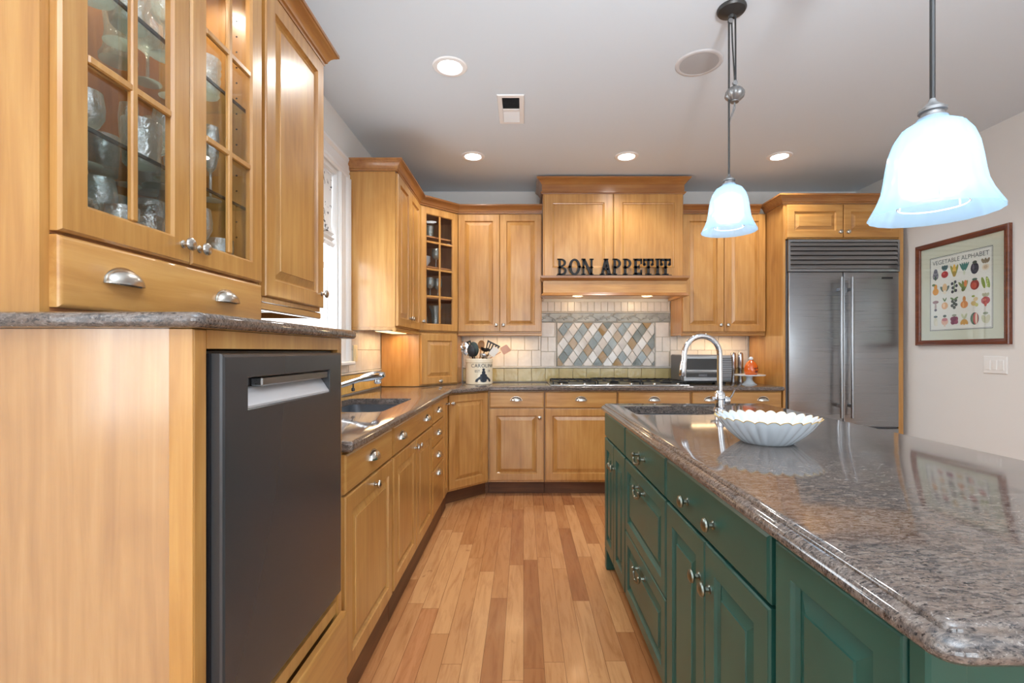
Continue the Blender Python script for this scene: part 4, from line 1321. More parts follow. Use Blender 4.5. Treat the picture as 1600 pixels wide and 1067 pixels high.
# things in the corner glass cabinet
CM = root_matrix(cc)
bowl = MB().lathe([(0, 0), (.03, 0), (.034, .006), (.06, .040), (.072, .062), (.069, .062), (.055, .040), (.028, .010), (0, .008)], 28).mesh('cereal_bowl', M['white_ceramic'])
for i in range(3):
    o = link('cereal_bowl', bowl, None, CM @ Vector((.14, .16, .567 + .0005 + i * .018)))
    tag(o, ['white bowl at the bottom of the stack in the corner glass cabinet', 'white bowl in the middle of the stack in the corner glass cabinet', 'white bowl on top of the stack in the corner glass cabinet'][i], 'bowl', 'white bowls in the corner cabinet')
for i, (kind, lx, ly, z) in enumerate((('tumbler', .10, .12, .827), ('tumbler', .19, .12, .827), ('wine_glass', .29, .14, .302), ('wine_glass', .20, .13, .302), ('cut_glass', .12, .13, .0195), ('glass_vase', .27, .15, .0195), ('wine_glass', .27, .14, .567))):
    o = link(kind, GL[kind], None, CM @ Vector((lx, ly, z + .0005)))
    tag(o, ['clear tumbler on the top shelf of the corner glass cabinet, nearer the window', 'clear tumbler on the top shelf of the corner glass cabinet, nearer the range hood',
            'wine glass on the lowest shelf of the corner glass cabinet, nearer the range hood', 'wine glass on the lowest shelf of the corner glass cabinet, nearer the window',
            'cut crystal tumbler on the floor of the corner glass cabinet', 'clear vase on the floor of the corner glass cabinet', 'wine glass beside the bowl stack in the corner glass cabinet'][i], 'vase' if kind == 'glass_vase' else 'glass')

# ------------------------------------------------------------------ green island (fronts face the left aisle; local x runs towards the camera)
RI = -PI / 2
def island(name, label, y0, y1, items, setback=.05):
    w = y0 - y1
    r = thing(name, label, 'cabinet', (.475, y0, 0), RI)
    carcass(r, w, .112, .872, .845, M['green'])
    toe_kick(r, w, setback, .112, M['green'], depth=.80)
    fronts(r, items(w), M['green'], M['green'], KNOB_GREEN)
    return r
i1 = island('island_sink_cabinet', 'green island cabinet below the island sink at the far end with paired doors', 2.70, 2.156, lambda w: [
    ('drawer', .010, w - .006, .735, .866, 'slab', [], BAIL), ('door', .010, w / 2 - .002, .118, .727, 'raised', [(w / 2 - .03, .62)]), ('door', w / 2 + .002, w - .006, .118, .727, 'raised', [(w / 2 + .03, .62)])])
part('foot', MB().box(.001, .055, -.018, .045, .0005, .1115, .004), M['green'], i1)
i2 = island('island_drawer_cabinet', 'green island cabinet with three drawers and drop bail pulls', 2.154, 1.537, lambda w: [
    ('drawer', .006, w - .006, .735, .866, 'slab', [(w / 2, .80)], BAIL), ('drawer', .006, w - .006, .412, .727, 'raised', [(w / 2, .672)], BAIL), ('drawer', .006, w - .006, .118, .404, 'raised', [(w / 2, .352)], BAIL)])
i3 = island('island_door_cabinet', 'green island cabinet with a two knob drawer over paired raised doors', 1.535, .879, lambda w: [
    ('drawer', .006, w - .012, .735, .866, 'slab', [(.205, .79), (.385, .79)], KNOB_GREEN), ('door', .006, w / 2 - .002, .118, .727, 'raised', [(w / 2 - .035, .625)]), ('door', w / 2 + .002, w - .012, .118, .727, 'raised', [(w / 2 + .035, .625)])])
i4 = island('island_end_cabinet', 'green island end section nearest the camera with one tall fixed raised panel', .877, .545, lambda w: [])
part('panel', door_mb(.008, .332 - .030, .118, .866, 'raised', .05), M['green'], i4, angle=12)
part('corner_post', MB().box(.305, .3345, -.018, .03, .0005, .872, .004), M['green'], i4)

OG = [(.030, .914), (.025, .9132), (.021, .911), (.019, .908), (.0185, .9045), (.0145, .9035), (.009, .9015), (.004, .8975), (.001, .892), (0, .887), (.001, .882), (.005, .8775), (.012, .8745)]
io = [(.435, .495), (1.367, .495), (1.367, 2.722), (.435, 2.722)]
ish = round_poly([(.525, 2.215), (.93, 2.215), (.93, 2.555), (.525, 2.555)], [.05, .11, .11, .05], 6)
tag(link('island_countertop', slab_mesh('island_countertop', io, OG, [ish], M['granite'], .036)), 'polished brown granite island top with stepped edge and a prep sink cutout', 'countertop')
sink('island_sink', 'small undermount steel prep sink at the far end of the granite island', .525, .93, 2.215, 2.555, .8735, .17)
fi = thing('island_faucet', 'tall chrome gooseneck faucet standing beside the island prep sink', 'faucet', (.985, 2.41, .914), 0)
mb = MB().lathe([(0, 0), (.030, 0), (.030, .006), (.023, .012), (.0225, .05), (.026, .055), (.026, .080), (.021, .088), (.0165, .094), (0, .095)], 22)
part('base', mb, M['chrome'], fi)
pts = [(0, 0, .09), (0, 0, .18), (0, 0, .272)]
for k in range(1, 15):
    a = PI * k / 14 * 1.04
    pts.append((-.0925 + .0925 * math.cos(a), -.02 * k / 14, .272 + .0965 * math.sin(a)))
e = pts[-1]
pts.append((e[0] - .004, e[1] - .002, e[2] - .03))
mb = MB(); mb.tube(pts, .0135, 14)
part('spout', mb, M['chrome'], fi)
e = pts[-1]
mb = MB(); mb.tube([(e[0], e[1], e[2] + .012), (e[0] - .003, e[1], e[2] - .015), (e[0] - .007, e[1], e[2] - .055), (e[0] - .0075, e[1], e[2] - .062)], [.0145, .0165, .0175, .014], 14)
part('spray_head', mb, M['chrome'], fi)
mb = MB(); mb.lathe([(0, .0), (.021, .0), (.023, .012), (.019, .026), (0, .028)], 16, (.018, -.006, .046), 'x'); mb.tube([(.04, -.006, .046), (.052, -.02, .075), (.060, -.035, .105)], [.007, .006, .005], 10)
part('handle', mb, M['chrome'], fi)
mb = MB(); mb.tube([(-.02, -.01, .055), (-.05, -.018, .062)], [.006, .008], 10)
part('side_spout', mb, M['chrome'], fi)

# scalloped bowl on the island
bw = thing('scalloped_bowl', 'white fluted bowl with gilded scalloped rim on the granite island', 'bowl', (.782, 1.545, .9142))
NF = 28
def ripple(r, h, a, k):
    amp = [0, .0, .02, .035, .04, .045, .05, .055, .055, .05, .045, .04, .03, 0, 0, 0][k]
    s = 1 - abs(math.sin(a * NF / 2)) ** 1.0
    rim = .008 * (abs(math.sin(a * NF / 2)) - .5) if 6 <= k <= 9 else 0
    return r * (1 - amp * s), h + rim
prof = [(0, 0), (.074, 0), (.080, .004), (.098, .018), (.116, .034), (.134, .052), (.150, .070), (.157, .0795), (.1555, .081), (.149, .075), (.132, .057), (.112, .038), (.092, .022), (.06, .012), (.03, .010), (0, .010)]
part('bowl', MB().lathe(prof, NF * 8, flute=ripple), M['white_ceramic'], bw, angle=60)
rimp = []
for i in range(NF * 8 + 1):
    a = 2 * PI * i / (NF * 8)
    r, h = ripple(.1568, .0805, a, 8)
    rimp.append((r * math.cos(a), r * math.sin(a), h))
mb = MB(); mb.tube(rimp, .0014, 5)
part('gilded_rim', mb, M['gold_rim'], bw)

# ------------------------------------------------------------------ cooktop
ck = thing('cooktop', 'stainless gas cooktop with black iron grates set in the back counter', 'cooktop', (.81, 4.27, .9145))
part('tray', MB().rects(-.59, .59, 0, .5, [(0, 0)]) if False else MB().box(-.585, .585, -.245, .26, .0, .010, .004), M['steel'], ck)
for k in range(5):
    x = -.46 + k * .23
    b = part('burner', MB().lathe([(0, .010), (.05, .010), (.05, .014), (.036, .017), (.036, .026), (.030, .029), (0, .029)], 20, (x, .03 + (.10 if k % 2 else -.02), 0)), M['black_iron'], ck)
for k in range(3):
    x0, x1 = -.565 + k * .38, -.565 + k * .38 + .37
    mb = MB(); z = .040 + (.006 if k == 1 else 0); t = .006
    for yy in (-.205, .235): mb.box(x0, x1, yy - t, yy + t, z - .010, z, .002)
    for xx in (x0 + t, x1 - t): mb.box(xx - t, xx + t, -.205, .235, z - .010, z, .002)
    for q in range(1, 5): mb.box(x0 + (x1 - x0) * q / 5 - .004, x0 + (x1 - x0) * q / 5 + .004, -.205, .235, z - .006, z + .002, .001)
    mb.box(x0, x1, .01, .02, z - .008, z + .002)
    for xx in (x0 + .006, x1 - .006):
        for yy in (-.20, .23): mb.box(xx - .006, xx + .006, yy - .006, yy + .006, .010, z - .008)
    part('grate', mb, M['black_iron'], ck)
for k in range(6):
    part('control_knob', MB().lathe([(0, 0), (.016, 0), (.017, .003), (.014, .014), (0, .015)], 16, (-.49 + k * .196, -.228, .010)), M['nickel'], ck)

# ------------------------------------------------------------------ utensil crock
cr = thing('utensil_crock', 'cream stoneware crock with blue black lettering and emblem full of utensils', 'crock', (-.398, 4.31, .9142))
CRR = .120
part('crock', MB().lathe([(0, 0), (CRR - .006, 0), (CRR, .006), (CRR, .19), (CRR + .004, .195), (CRR + .004, .222), (CRR, .228), (CRR - .012, .228), (CRR - .014, .02), (0, .015)], 40), M['cream_stoneware'], cr)
def wrap(me, ang, z):
    for v in me.vertices:
        a = ang + v.co.x / CRR
        r = CRR + .0006 + max(v.co.z, 0)
        v.co = (r * math.sin(a), -r * math.cos(a), z + v.co.y)
    return me
me = text_mesh('CAROLINA', .044, .0006, M['ink_blue'], spacing=1.05)
link('lettering', wrap(me, .42, .165), cr)
me = text_mesh('EST.', .030, .0006, M['ink_blue'])
link('lettering', wrap(me, -.02, .118), cr)
me = text_mesh('19', .030, .0006, M['ink_blue'])
link('lettering', wrap(me, .86, .118), cr)
mb = MB()
def flat(pts):
    k = -.084
    while k < .084:
        s = clip(list(pts), k, k + .007, -1, 1)
        if len(s) >= 3: mb.prism(s, 0, .0011, lambda x, y, z: (x, y, z))
        k += .007
def ell(cx, cy, rx, ry, n=14): flat([(cx + rx * math.cos(2 * PI * k / n), cy + ry * math.sin(2 * PI * k / n)) for k in range(n)])
ell(0, .118, .012, .012); ell(0, .092, .017, .018); ell(0, .066, .032, .018); ell(0, .040, .042, .016); ell(0, .022, .030, .014)
flat([(-.072, .030), (-.030, .062), (-.020, .050), (-.060, .014)]); flat([(.072, .030), (.030, .062), (.020, .050), (.060, .014)])
flat([(-.076, .012), (-.055, .010), (-.046, .026), (-.07, .030)]); flat([(.076, .012), (.055, .010), (.046, .026), (.07, .030)])
me = mb.mesh('emblem', M['ink_blue'], smooth=False)
o = link('emblem', wrap(me, .42, .014), cr)

CB = Vector((-.398, 4.31, .9142))
def utensil(name, label, cat, base, tip, handle_mat, head, head_mat, hr=.006):
    """base, tip: offsets from the crock's base; the head sits at the tip, its long axis along the handle"""
    b, t = Vector(base), Vector(tip)
    r = thing(name, label, cat, CB + b)
    d = (t - b)
    mb = MB(); mb.tube([(0, 0, 0), d * .5, d * .93], [hr, hr, hr * .8], 8)
    part('handle', mb, handle_mat, r)
    zz = d.normalized(); xx = Vector((0, 1, 0)).cross(zz).normalized(); yy = zz.cross(xx)
    q = Matrix((xx, yy, zz)).transposed().to_4x4()
    hm = head()
    hm.xform(Matrix.Translation(d) @ q)
    part('head', hm, head_mat, r)
def spoon_head(a=.034, l=.05):
    def f():
        m = MB(); L = []
        for k in range(9):
            t = PI * k / 8
            L.append((max(a * math.sin(t), .004), -l * math.cos(t)))
        L2 = [[(r * math.cos(2 * PI * i / 14), -.012 * math.sin(PI * k / 8) + .004 * math.sin(2 * PI * i / 14) * (r / a), z) for i in range(14)] for k, (r, z) in enumerate(L)]
        return m.loops(L2)
    return f
def turner_head(wd=.075, ln=.09, slots=3, flare=.2):
    def f():
        m = MB(); t = .0025
        n = slots * 2 + 1
        w0, w1 = wd * (1 - flare), wd
        def X(u, z): return (u - .5) * (w0 + (w1 - w0) * (z + .02) / ln)
        m.prism([(X(0, -.02), -.02), (X(1, -.02), -.02), (X(1, .005), .005), (X(0, .005), .005)], -t, t, lambda x, y, z: (x, z, y))
        m.prism([(X(0, ln - .035), ln - .035), (X(1, ln - .035), ln - .035), (X(1, ln - .02), ln - .02), (X(0, ln - .02), ln - .02)], -t, t, lambda x, y, z: (x, z, y))
        for k in range(0, n, 2):
            u0, u1 = k / n, (k + 1) / n
            m.prism([(X(u0, .005), .005), (X(u1, .005), .005), (X(u1, ln - .035), ln - .035), (X(u0, ln - .035), ln - .035)], -t, t, lambda x, y, z: (x, z, y))
        return m
    return f
def spatula_head(wd=.055, ln=.085):
    def f():
        return MB().prism(round_poly([(-wd / 2, -.015), (wd / 2, -.015), (wd / 2, ln - .015), (-wd / 2, ln - .025)], .012, 3), -.004, .004, lambda x, y, z: (x, z, y))
    return f
def ladle_head():
    return MB().lathe([(0, -.03), (.02, -.028), (.036, -.016), (.042, .002), (.040, .002), (.034, -.012), (.018, -.023), (0, -.025)], 18)
Z = .03
utensil('serving_spoon', 'shiny steel serving spoon at the far left of the crock', 'spoon', (.02, .0, Z), (-.118, -.03, .315), M['nickel'], spoon_head(.042, .066), M['chrome'])
utensil('slotted_turner', 'black slotted turner leaning left behind the steel spoon in the crock', 'turner', (.01, .04, Z), (-.100, .055, .318), M['black_plastic'], turner_head(.085, .085), M['black_plastic'])
utensil('cooking_spoon', 'dark green nylon cooking spoon standing left of centre in the crock', 'spoon', (-.02, -.03, Z), (-.042, -.05, .312), M['dark_green_tool'], spoon_head(.044, .066), M['dark_green_tool'])
utensil('wooden_spoon', 'light wooden spoon rising at the back of the crock', 'spoon', (-.02, .06, Z), (.012, .08, .352), M['wood_tool'], spoon_head(.032, .042), M['wood_tool'])
utensil('serving_ladle', 'black ladle right of centre in the crock', 'ladle', (-.03, .02, Z), (.050, .035, .318), M['black_plastic'], ladle_head, M['black_plastic'])
utensil('perforated_turner', 'wide black slotted turner tilting right at the top of the crock', 'turner', (-.04, .05, Z), (.098, .06, .305), M['black_plastic'], turner_head(.13, .09, 4, .35), M['black_plastic'])
utensil('small_ladle', 'small steel ladle low at the front of the crock', 'ladle', (.0, -.04, Z), (.050, -.075, .262), M['nickel'], ladle_head, M['chrome'])
utensil('rubber_spatula', 'white rubber spatula leaning over the right rim of the crock', 'spatula', (-.08, -.01, Z), (.118, -.045, .268), M['white_tool'], spatula_head(.06, .09), M['white_tool'])
utensil('pasta_server', 'pinkish plastic paddle leaning furthest right out of the crock', 'utensil', (-.090, .02, .125), (.215, .02, .298), M['pink_tool'], spatula_head(.07, .08), M['pink_tool'], .004)
utensil('flat_spoon', 'black nylon spoon low at the front left of the crock', 'spoon', (.0, -.05, Z), (-.062, -.070, .296), M['black_plastic'], spoon_head(.036, .055), M['black_plastic'])

# ------------------------------------------------------------------ toaster oven, mills, cake stand
to = thing('toaster_oven', 'black and silver toaster oven on the back counter right of the cooktop', 'toaster oven', (1.40, 4.24, .9142))
part('body', MB().box(0, .345, .012, .33, .018, .262, .010), M['grey_metal'], to)
mb = MB()
pr = [(.012, .020), (-.012, .030), (-.030, .080), (-.034, .14), (-.026, .20), (-.004, .250), (.012, .260)]
mb.loops([[(x, y, z) for y, z in pr] for x in (.385, .400, .458, .470)] if False else [[(x, y * s + .012 * (1 - s), z) for y, z in pr] + [(x, .32, .258), (x, .32, .020)] for x, s in ((.347, 1), (.425, 1), (.438, .3))])
part('control_side', mb, M['oven_grey'], to)
mb = MB()
for k in range(11): mb.tube([(.346, -.010 - .024 * math.sin(PI * (k + .8) / 12.6), .04 + k * .019), (.427, -.010 - .024 * math.sin(PI * (k + .8) / 12.6), .04 + k * .019)], .0035, 6)
part('grip_ribs', mb, M['grey_metal'], to)
d = part('door', MB().rects(.010, .338, .030, .250, [(0, .012), (0, -.004), (.004, -.008), (.022, -.008), (.024, -.004)]), M['steel'], to)
part('glass', MB().box(.032, .316, -.0065, -.0045, .130, .226), M['black_glass'], d)
part('lower_window', MB().box(.032, .316, -.0065, -.0045, .062, .104), M['black_glass'], d)
mb = MB(); mb.tube([(.03, -.010, .112), (.03, -.034, .116), (.320, -.034, .116), (.320, -.010, .112)], .0075, 10)
part('handle', mb, M['steel'], d)
part('badge', MB().box(.145, .220, -.0085, -.0065, .070, .092), M['grey_metal'], d)
for x in (.04, .39):
    part('foot', MB().lathe([(.014, 0), (.016, .018), (0, .018), (0, 0)], 12, (x, .05, 0)), M['black_plastic'], to)
    part('foot', MB().lathe([(.014, 0), (.016, .018), (0, .018), (0, 0)], 12, (x, .28, 0)), M['black_plastic'], to)

def mill(label, x, y):
    r = thing('pepper_mill', label, 'mill', (x, y, .9142), 0, 'steel mills behind the cake stand')
    part('body', MB().lathe([(0, 0), (.026, 0), (.027, .01), (.020, .04), (.018, .09), (.024, .115), (.025, .13), (0, .13)], 20), M['crystal'] if False else M['steel'], r)
    part('motor_head', MB().lathe([(0, .1305), (.0235, .1305), (.026, .14), (.0265, .24), (.025, .268), (.019, .280), (0, .283)], 20), M['mill_steel'], r)
mill('tall steel mill nearer the toaster oven behind the cake stand', 1.966, 4.50)
mill('tall steel mill nearer the refrigerator behind the cake stand', 2.032, 4.50)
cs = thing('cake_stand', 'white ceramic pedestal cake stand beside the refrigerator panel', 'cake stand', (1.985, 4.22, .9142))
part('pedestal', MB().lathe([(0, 0), (.062, 0), (.064, .004), (.052, .012), (.030, .035), (.024, .055), (.030, .072), (.045, .078), (0, .078)], 32), M['white_ceramic'], cs)
part('plate', MB().lathe([(0, .0785), (.120, .0785), (.132, .081), (.134, .088), (.128, .090), (.120, .087), (0, .087)], 48), M['white_ceramic'], cs)
oj = thing('amber_jar', 'round amber orange glass jar with pale stopper sitting on the cake stand', 'jar', (1.998, 4.215, 1.0015))
part('jar', MB().lathe([(0, 0), (.045, 0), (.054, .012), (.058, .04), (.054, .075), (.040, .105), (.022, .120), (.018, .128), (0, .128)], 28), M['amber_glass'], oj)
part('stopper', MB().lathe([(0, .1285), (.012, .1285), (.018, .137), (.017, .150), (.008, .158), (0, .159)], 16), M['white_ceramic'], oj)
mb = MB(); rj = .0565
for a, z, s in ((.15, .055, .011), (.62, .060, .011), (.40, .030, .016), (.75, .036, .008)):
    mb.ball((rj * math.sin(a), -rj * math.cos(a), z), s, .004, s * .8, 10, 5, Matrix.Rotation(a, 3, 'Z'))
part('painted_marks', mb, M['orange_dark'], oj)

# ------------------------------------------------------------------ framed print and switch on the right wall
pf = thing('framed_print', 'wood framed vegetable alphabet print with pale green mat on the right wall', 'picture', (XR - .001, 3.89, 1.253), RI)
PW, PH = .75, .797
fw = .040
part('frame', MB().rects(0, PW, 0, PH, [(0, 0), (0, -.022), (.004, -.028), (.014, -.030), (.028, -.022), (fw - .006, -.022), (fw, -.016), (fw, -.004)], ring=True), M['frame_wood'], pf)
part('mat', MB().box(fw - .003, PW - fw + .003, -.008, -.004, fw - .003, PH - fw + .003), M['mat_board'], pf)
gx0, gx1, gz0, gz1 = .122, .628, .112, .677
ICOL = {}
def ic(c):
    k = 'print_%d_%d_%d' % c
    if k not in ICOL: ICOL[k] = plain('printed_' + k[6:], rgb(*c), 0.8)
    return ICOL[k]
mats = [M['print_paper'], M['print_ink']]
def mi(c):
    m = ic(c)
    if m not in mats: mats.append(m)
    return mats.index(m)
mb = MB(); mb.box(gx0, gx1, -.0085, -.0081, gz0, gz1)
mb.cur = 1
mb.rects(gx0, gx1, gz0, gz1, [(0, -.0086), (.004, -.0086)], cap0=False, cap1=False)
mb.rects(gx0 + .008, gx1 - .008, gz0 + .008, gz1 - .008, [(0, -.0086), (.0015, -.0086)], cap0=False, cap1=False)
lay = [0.0]
def disc(cx, cz, rx, rz, c, rot=0.0, n=16, a0=0, a1=2 * PI):
    cx, cz, rx, rz = VC[0] + (cx - VC[0]) * 1.25, VC[1] + (cz - VC[1]) * 1.22, rx * 1.25, rz * 1.22
    lay[0] += .000004
    mb.cur = mi(c)
    pts = []
    for k in range(n):
        a = a0 + (a1 - a0) * k / n
        x, z = rx * math.cos(a), rz * math.sin(a)
        pts.append((cx + x * math.cos(rot) - z * math.sin(rot), -.0087 - lay[0], cz + x * math.sin(rot) + z * math.cos(rot)))
    mb.add(pts, [tuple(range(n))])
GR, DG, YG = (96, 124, 72), (52, 84, 62), (150, 168, 70)
VC = [0, 0]
def veg(kind, x, z):
    VC[:] = [x, z]
    if kind == 'artichoke':
        for k in range(5): disc(x, z - .012 + .010 * k - .012, .022 - .003 * abs(k - 1), .014, [(104, 104, 118), (140, 138, 148)][k % 2])
        disc(x, z - .03, .006, .014, DG)
    elif kind == 'beet':
        for r in (-.5, 0, .5): disc(x + r * .02, z + .026, .010, .018, (70, 100, 104), -r)
        disc(x, z - .014, .024, .021, (168, 36, 40)); disc(x - .006, z - .008, .008, .007, (208, 84, 78))
    elif kind == 'corn':
        for r in (-.35, .35): disc(x + r * .035, z, .009, .036, (150, 150, 70), -r)
        disc(x, z + .004, .011, .034, (226, 182, 72)); disc(x, z - .02, .012, .018, (176, 150, 70))
    elif kind == 'leek':
        for r in (-.5, -.25, 0, .25, .5): disc(x + r * .030, z + .010, .006, .030, (62, 120, 112), -r)
        disc(x, z - .022, .007, .016, (204, 214, 192))
    elif kind == 'eggplant':
        disc(x, z - .008, .025, .034, (44, 42, 58)); disc(x - .008, z, .006, .018, (92, 88, 104)); disc(x, z + .026, .014, .010, (60, 74, 62))
    elif kind == 'fennel':
        for r in (-.5, 0, .5): disc(x + r * .03, z + .024, .008, .016, (140, 128, 104), -r)
        disc(x, z - .012, .021, .018, (222, 212, 190)); disc(x, z - .012, .012, .010, (196, 178, 150))
    elif kind == 'gourd':
        disc(x, z + .016, .012, .018, (218, 150, 52)); disc(x, z - .014, .022, .022, (224, 156, 56)); disc(x - .014, z + .03, .012, .008, GR)
    elif kind == 'garlic':
        for r in (-.7, .7): disc(x + r * .02, z - .006, .010, .026, (88, 110, 96), -r)
        disc(x, z + .004, .017, .026, (218, 186, 140)); disc(x, z - .024, .012, .012, (230, 222, 202))
    elif kind == 'olives':
        for dx, dz in ((-.014, .022), (.006, .030), (-.010, -.004), (.014, .006), (-.012, -.028), (.010, -.022)): disc(x + dx, z + dz, .009, .010, (46, 50, 62))
        disc(x, z, .004, .034, GR)
    elif kind == 'okra':
        for r in (-.7, -.2, .4): disc(x + r * .024, z, .008, .032, (120, 136, 66), -r)
        disc(x + .008, z + .012, .010, .020, (214, 132, 76)); disc(x - .008, z - .02, .010, .014, (96, 110, 60))
    elif kind == 'tomato':
        disc(x, z - .004, .027, .030, (150, 48, 34)); disc(x - .004, z - .008, .017, .018, (190, 78, 54)); disc(x, z + .028, .016, .007, DG)
    elif kind == 'peas':
        for r in (-.3, .3): disc(x + r * .045, z, .010, .034, (136, 160, 62), .25)
        for k in range(4): disc(x + .010, z - .022 + k * .014, .005, .006, (186, 204, 112))
    elif kind == 'mushroom':
        disc(x, z + .020, .022, .010, (150, 116, 120)); disc(x, z - .010, .007, .026, (178, 160, 156)); disc(x, z - .03, .010, .008, (90, 90, 104))
    elif kind == 'onion':
        for r in (-.5, .5): disc(x + r * .012, z + .03, .004, .014, GR, -r)
        disc(x, z - .008, .022, .022, (224, 176, 128)); disc(x - .005, z - .006, .008, .014, (240, 208, 170))
    elif kind == 'grapes':
        for dx, dz in ((-.012, .014), (.010, .018), (0, 0), (-.014, -.012), (.012, -.008), (0, -.024)): disc(x + dx, z + dz, .010, .010, (72, 78, 72))
        disc(x + .012, z + .03, .016, .006, GR, .5); disc(x - .014, z + .03, .014, .006, GR, -.5)
    elif kind == 'squash':
        disc(x, z + .020, .010, .018, (206, 140, 76)); disc(x, z - .012, .024, .022, (214, 142, 78)); disc(x - .006, z - .014, .006, .016, (232, 178, 118))
    elif kind == 'potato':
        disc(x + .006, z + .012, .014, .012, (216, 196, 146), .4); disc(x - .006, z - .012, .017, .014, (206, 182, 120), -.3); disc(x + .012, z - .022, .010, .010, (196, 196, 112)); disc(x - .008, z + .030, .010, .006, YG)
    elif kind == 'radish':
        for r in (-.6, 0, .6): disc(x + r * .02, z + .030, .008, .012, (180, 180, 150), -r)
        disc(x, z - .002, .026, .022, (176, 62, 60)); disc(x, z - .022, .008, .014, (196, 96, 84)); disc(x - .006, z + .002, .010, .008, (206, 120, 104))
    elif kind == 'turnip':
        disc(x, z + .028, .012, .008, (72, 92, 84)); disc(x, z - .006, .024, .022, (218, 178, 160)); disc(x, z + .006, .020, .010, (188, 120, 128)); disc(x, z - .028, .005, .010, (224, 196, 178))
    elif kind == 'cabbage':
        for dx, dz in ((-.012, .006), (.012, .006), (0, -.012), (-.010, -.014), (.012, -.012), (0, .008)): disc(x + dx, z + dz, .014, .014, (122, 40, 74) if dx < .005 else (146, 62, 92))
        disc(x, z + .028, .016, .007, (150, 156, 140))
    elif kind == 'parsnip':
        disc(x, z + .028, .014, .007, (70, 88, 92)); disc(x, z - .004, .014, .026, (214, 214, 196)); disc(x + .006, z - .014, .010, .018, (226, 224, 208))
    elif kind == 'roots':
        for r in (-.6, 0, .6): disc(x + r * .02, z - .016, .010, .018, (206, 160, 86), r)
        for r in (-.5, .5): disc(x + r * .018, z + .018, .007, .018, (196, 206, 174), -r)
    elif kind == 'melon':
        disc(x, z, .026, .036, (64, 96, 84)); disc(x + .006, z, .016, .034, (196, 110, 104)); disc(x + .010, z, .006, .032, (222, 206, 186)); disc(x - .014, z, .004, .028, (110, 144, 120))
    elif kind == 'pears':
        disc(x - .010, z - .006, .013, .024, (196, 202, 172), .35); disc(x + .012, z - .008, .014, .026, (206, 206, 180), -.3); disc(x, z + .026, .016, .007, (150, 164, 140))
KINDS_ = ['artichoke', 'beet', 'corn', 'leek', 'eggplant', 'fennel', 'gourd', 'garlic', 'olives', 'okra', 'tomato', 'peas',
          'mushroom', 'onion', 'grapes', 'squash', 'potato', 'radish', 'parsnip', 'turnip', 'cabbage', 'roots', 'melon', 'pears']
for i, k in enumerate(KINDS_):
    cx = gx0 + .052 + (i % 6) * (gx1 - gx0 - .104) / 5
    cz = gz1 - .125 - (i // 6) * .122
    veg(k, cx, cz)
part('print', mb, mats, pf, smooth=False)
tm = text_mesh('VEGETABLE ALPHABET', .046, .0001, M['print_ink'], spacing=1.0)
xs_ = [v.co.x for v in tm.vertices]
sc_ = .455 / (max(xs_) - min(xs_))
for v in tm.vertices:
    v.co = (v.co.x * sc_ + (gx0 + gx1) / 2, -.0089 - v.co.z, v.co.y + gz1 - .045)
link('title', tm, pf)
part('glass', MB().box(fw - .001, PW - fw + .001, -.0125, -.0105, fw - .001, PH - fw + .001), M['pane'], pf)

sw = thing('light_switch', 'white three rocker switch plate on the right wall below the framed print', 'light switch', (XR - .0008, 3.335, 1.055), RI)
part('plate', MB().rects(0, .165, 0, .118, [(0, 0), (0, -.003), (.004, -.006), (.006, -.006)]), M['white_plastic'], sw)
for k in range(3):
    part('rocker', MB().rects(.020 + k * .046, .053 + k * .046, .025, .093, [(0, -.006), (0, -.008), (.003, -.010)]), M['white_plastic'], sw)

# ------------------------------------------------------------------ ceiling fixtures
CANL = ['recessed ceiling light nearest the camera, above the aisle by the hutch', 'recessed ceiling light over the corner glass cabinet', 'recessed ceiling light in front of the range hood crown', 'recessed ceiling light in front of the refrigerator cabinet']
for lb, (x, y) in zip(CANL, ((-.397, 2.59), (-.398, 3.78), (.811, 3.78), (2.016, 3.78))):
    r = thing('recessed_light', lb, 'ceiling light', (x, y, ZC), 0, 'recessed lights in the kitchen ceiling')
    part('trim_ring', MB().lathe([(.062, -.0005), (.062, -.004), (.068, -.008), (.088, -.006), (.094, -.0005)], 36), M['white_paint'], r)
    part('lens', MB().lathe([(0, -.0005), (.0615, -.0005), (.0615, -.0035), (0, -.005)], 36), M['can_lens'], r)
    add_light('lamp', 'SPOT', (0, 0, -.012), 38, (1, .965, .91), (0, 0, 0), parent=r, spot=2.5, radius=.06)
vt = thing('ceiling_vent', 'small grey and white louvered air vent in the ceiling', 'vent', (-.078, 3.05, ZC))
part('frame', MB().rects(-.082, .082, -.18, .18, [(0, -.0005), (0, -.004), (.004, -.007), (.028, -.007), (.030, -.0008)], ring=True).xform(Matrix(((1, 0, 0, 0), (0, 0, 1, 0), (0, 1, 0, 0), (0, 0, 0, 1)))), M['white_paint'], vt)
part('duct_opening', MB().box(-.053, .053, -.151, .151, -.0012, -.0003), M['black_plastic'], vt)
for k in range(20):
    y = -.143 + k * .0148
    if k in (9, 10): continue
    t = -1 if k < 9 else 1
    mb = MB(); d = .0055
    mb.loops([[(x, y - d * t, -.0015), (x, y + d * t, -.0075), (x, y + d * t + .001, -.0068), (x, y - d * t + .001, -.0012)] for x in (-.052, .052)])
    part('louver', mb, M['white_paint'], vt)
part('bar', MB().box(-.052, .052, -.014, .012, -.008, -.0015), M['white_paint'], vt)
spk = thing('ceiling_speaker', 'round grey ceiling speaker grille near the small pendant cord', 'speaker', (.935, 2.56, ZC))
part('rim', MB().lathe([(.100, -.0005), (.100, -.005), (.112, -.006), (.120, -.003), (.122, -.0005)], 48), M['speaker_rim'], spk)
part('grille', MB().lathe([(0, -.0005), (.0995, -.0005), (.0995, -.004), (.05, -.0055), (0, -.006)], 48), M['speaker_mesh'], spk)

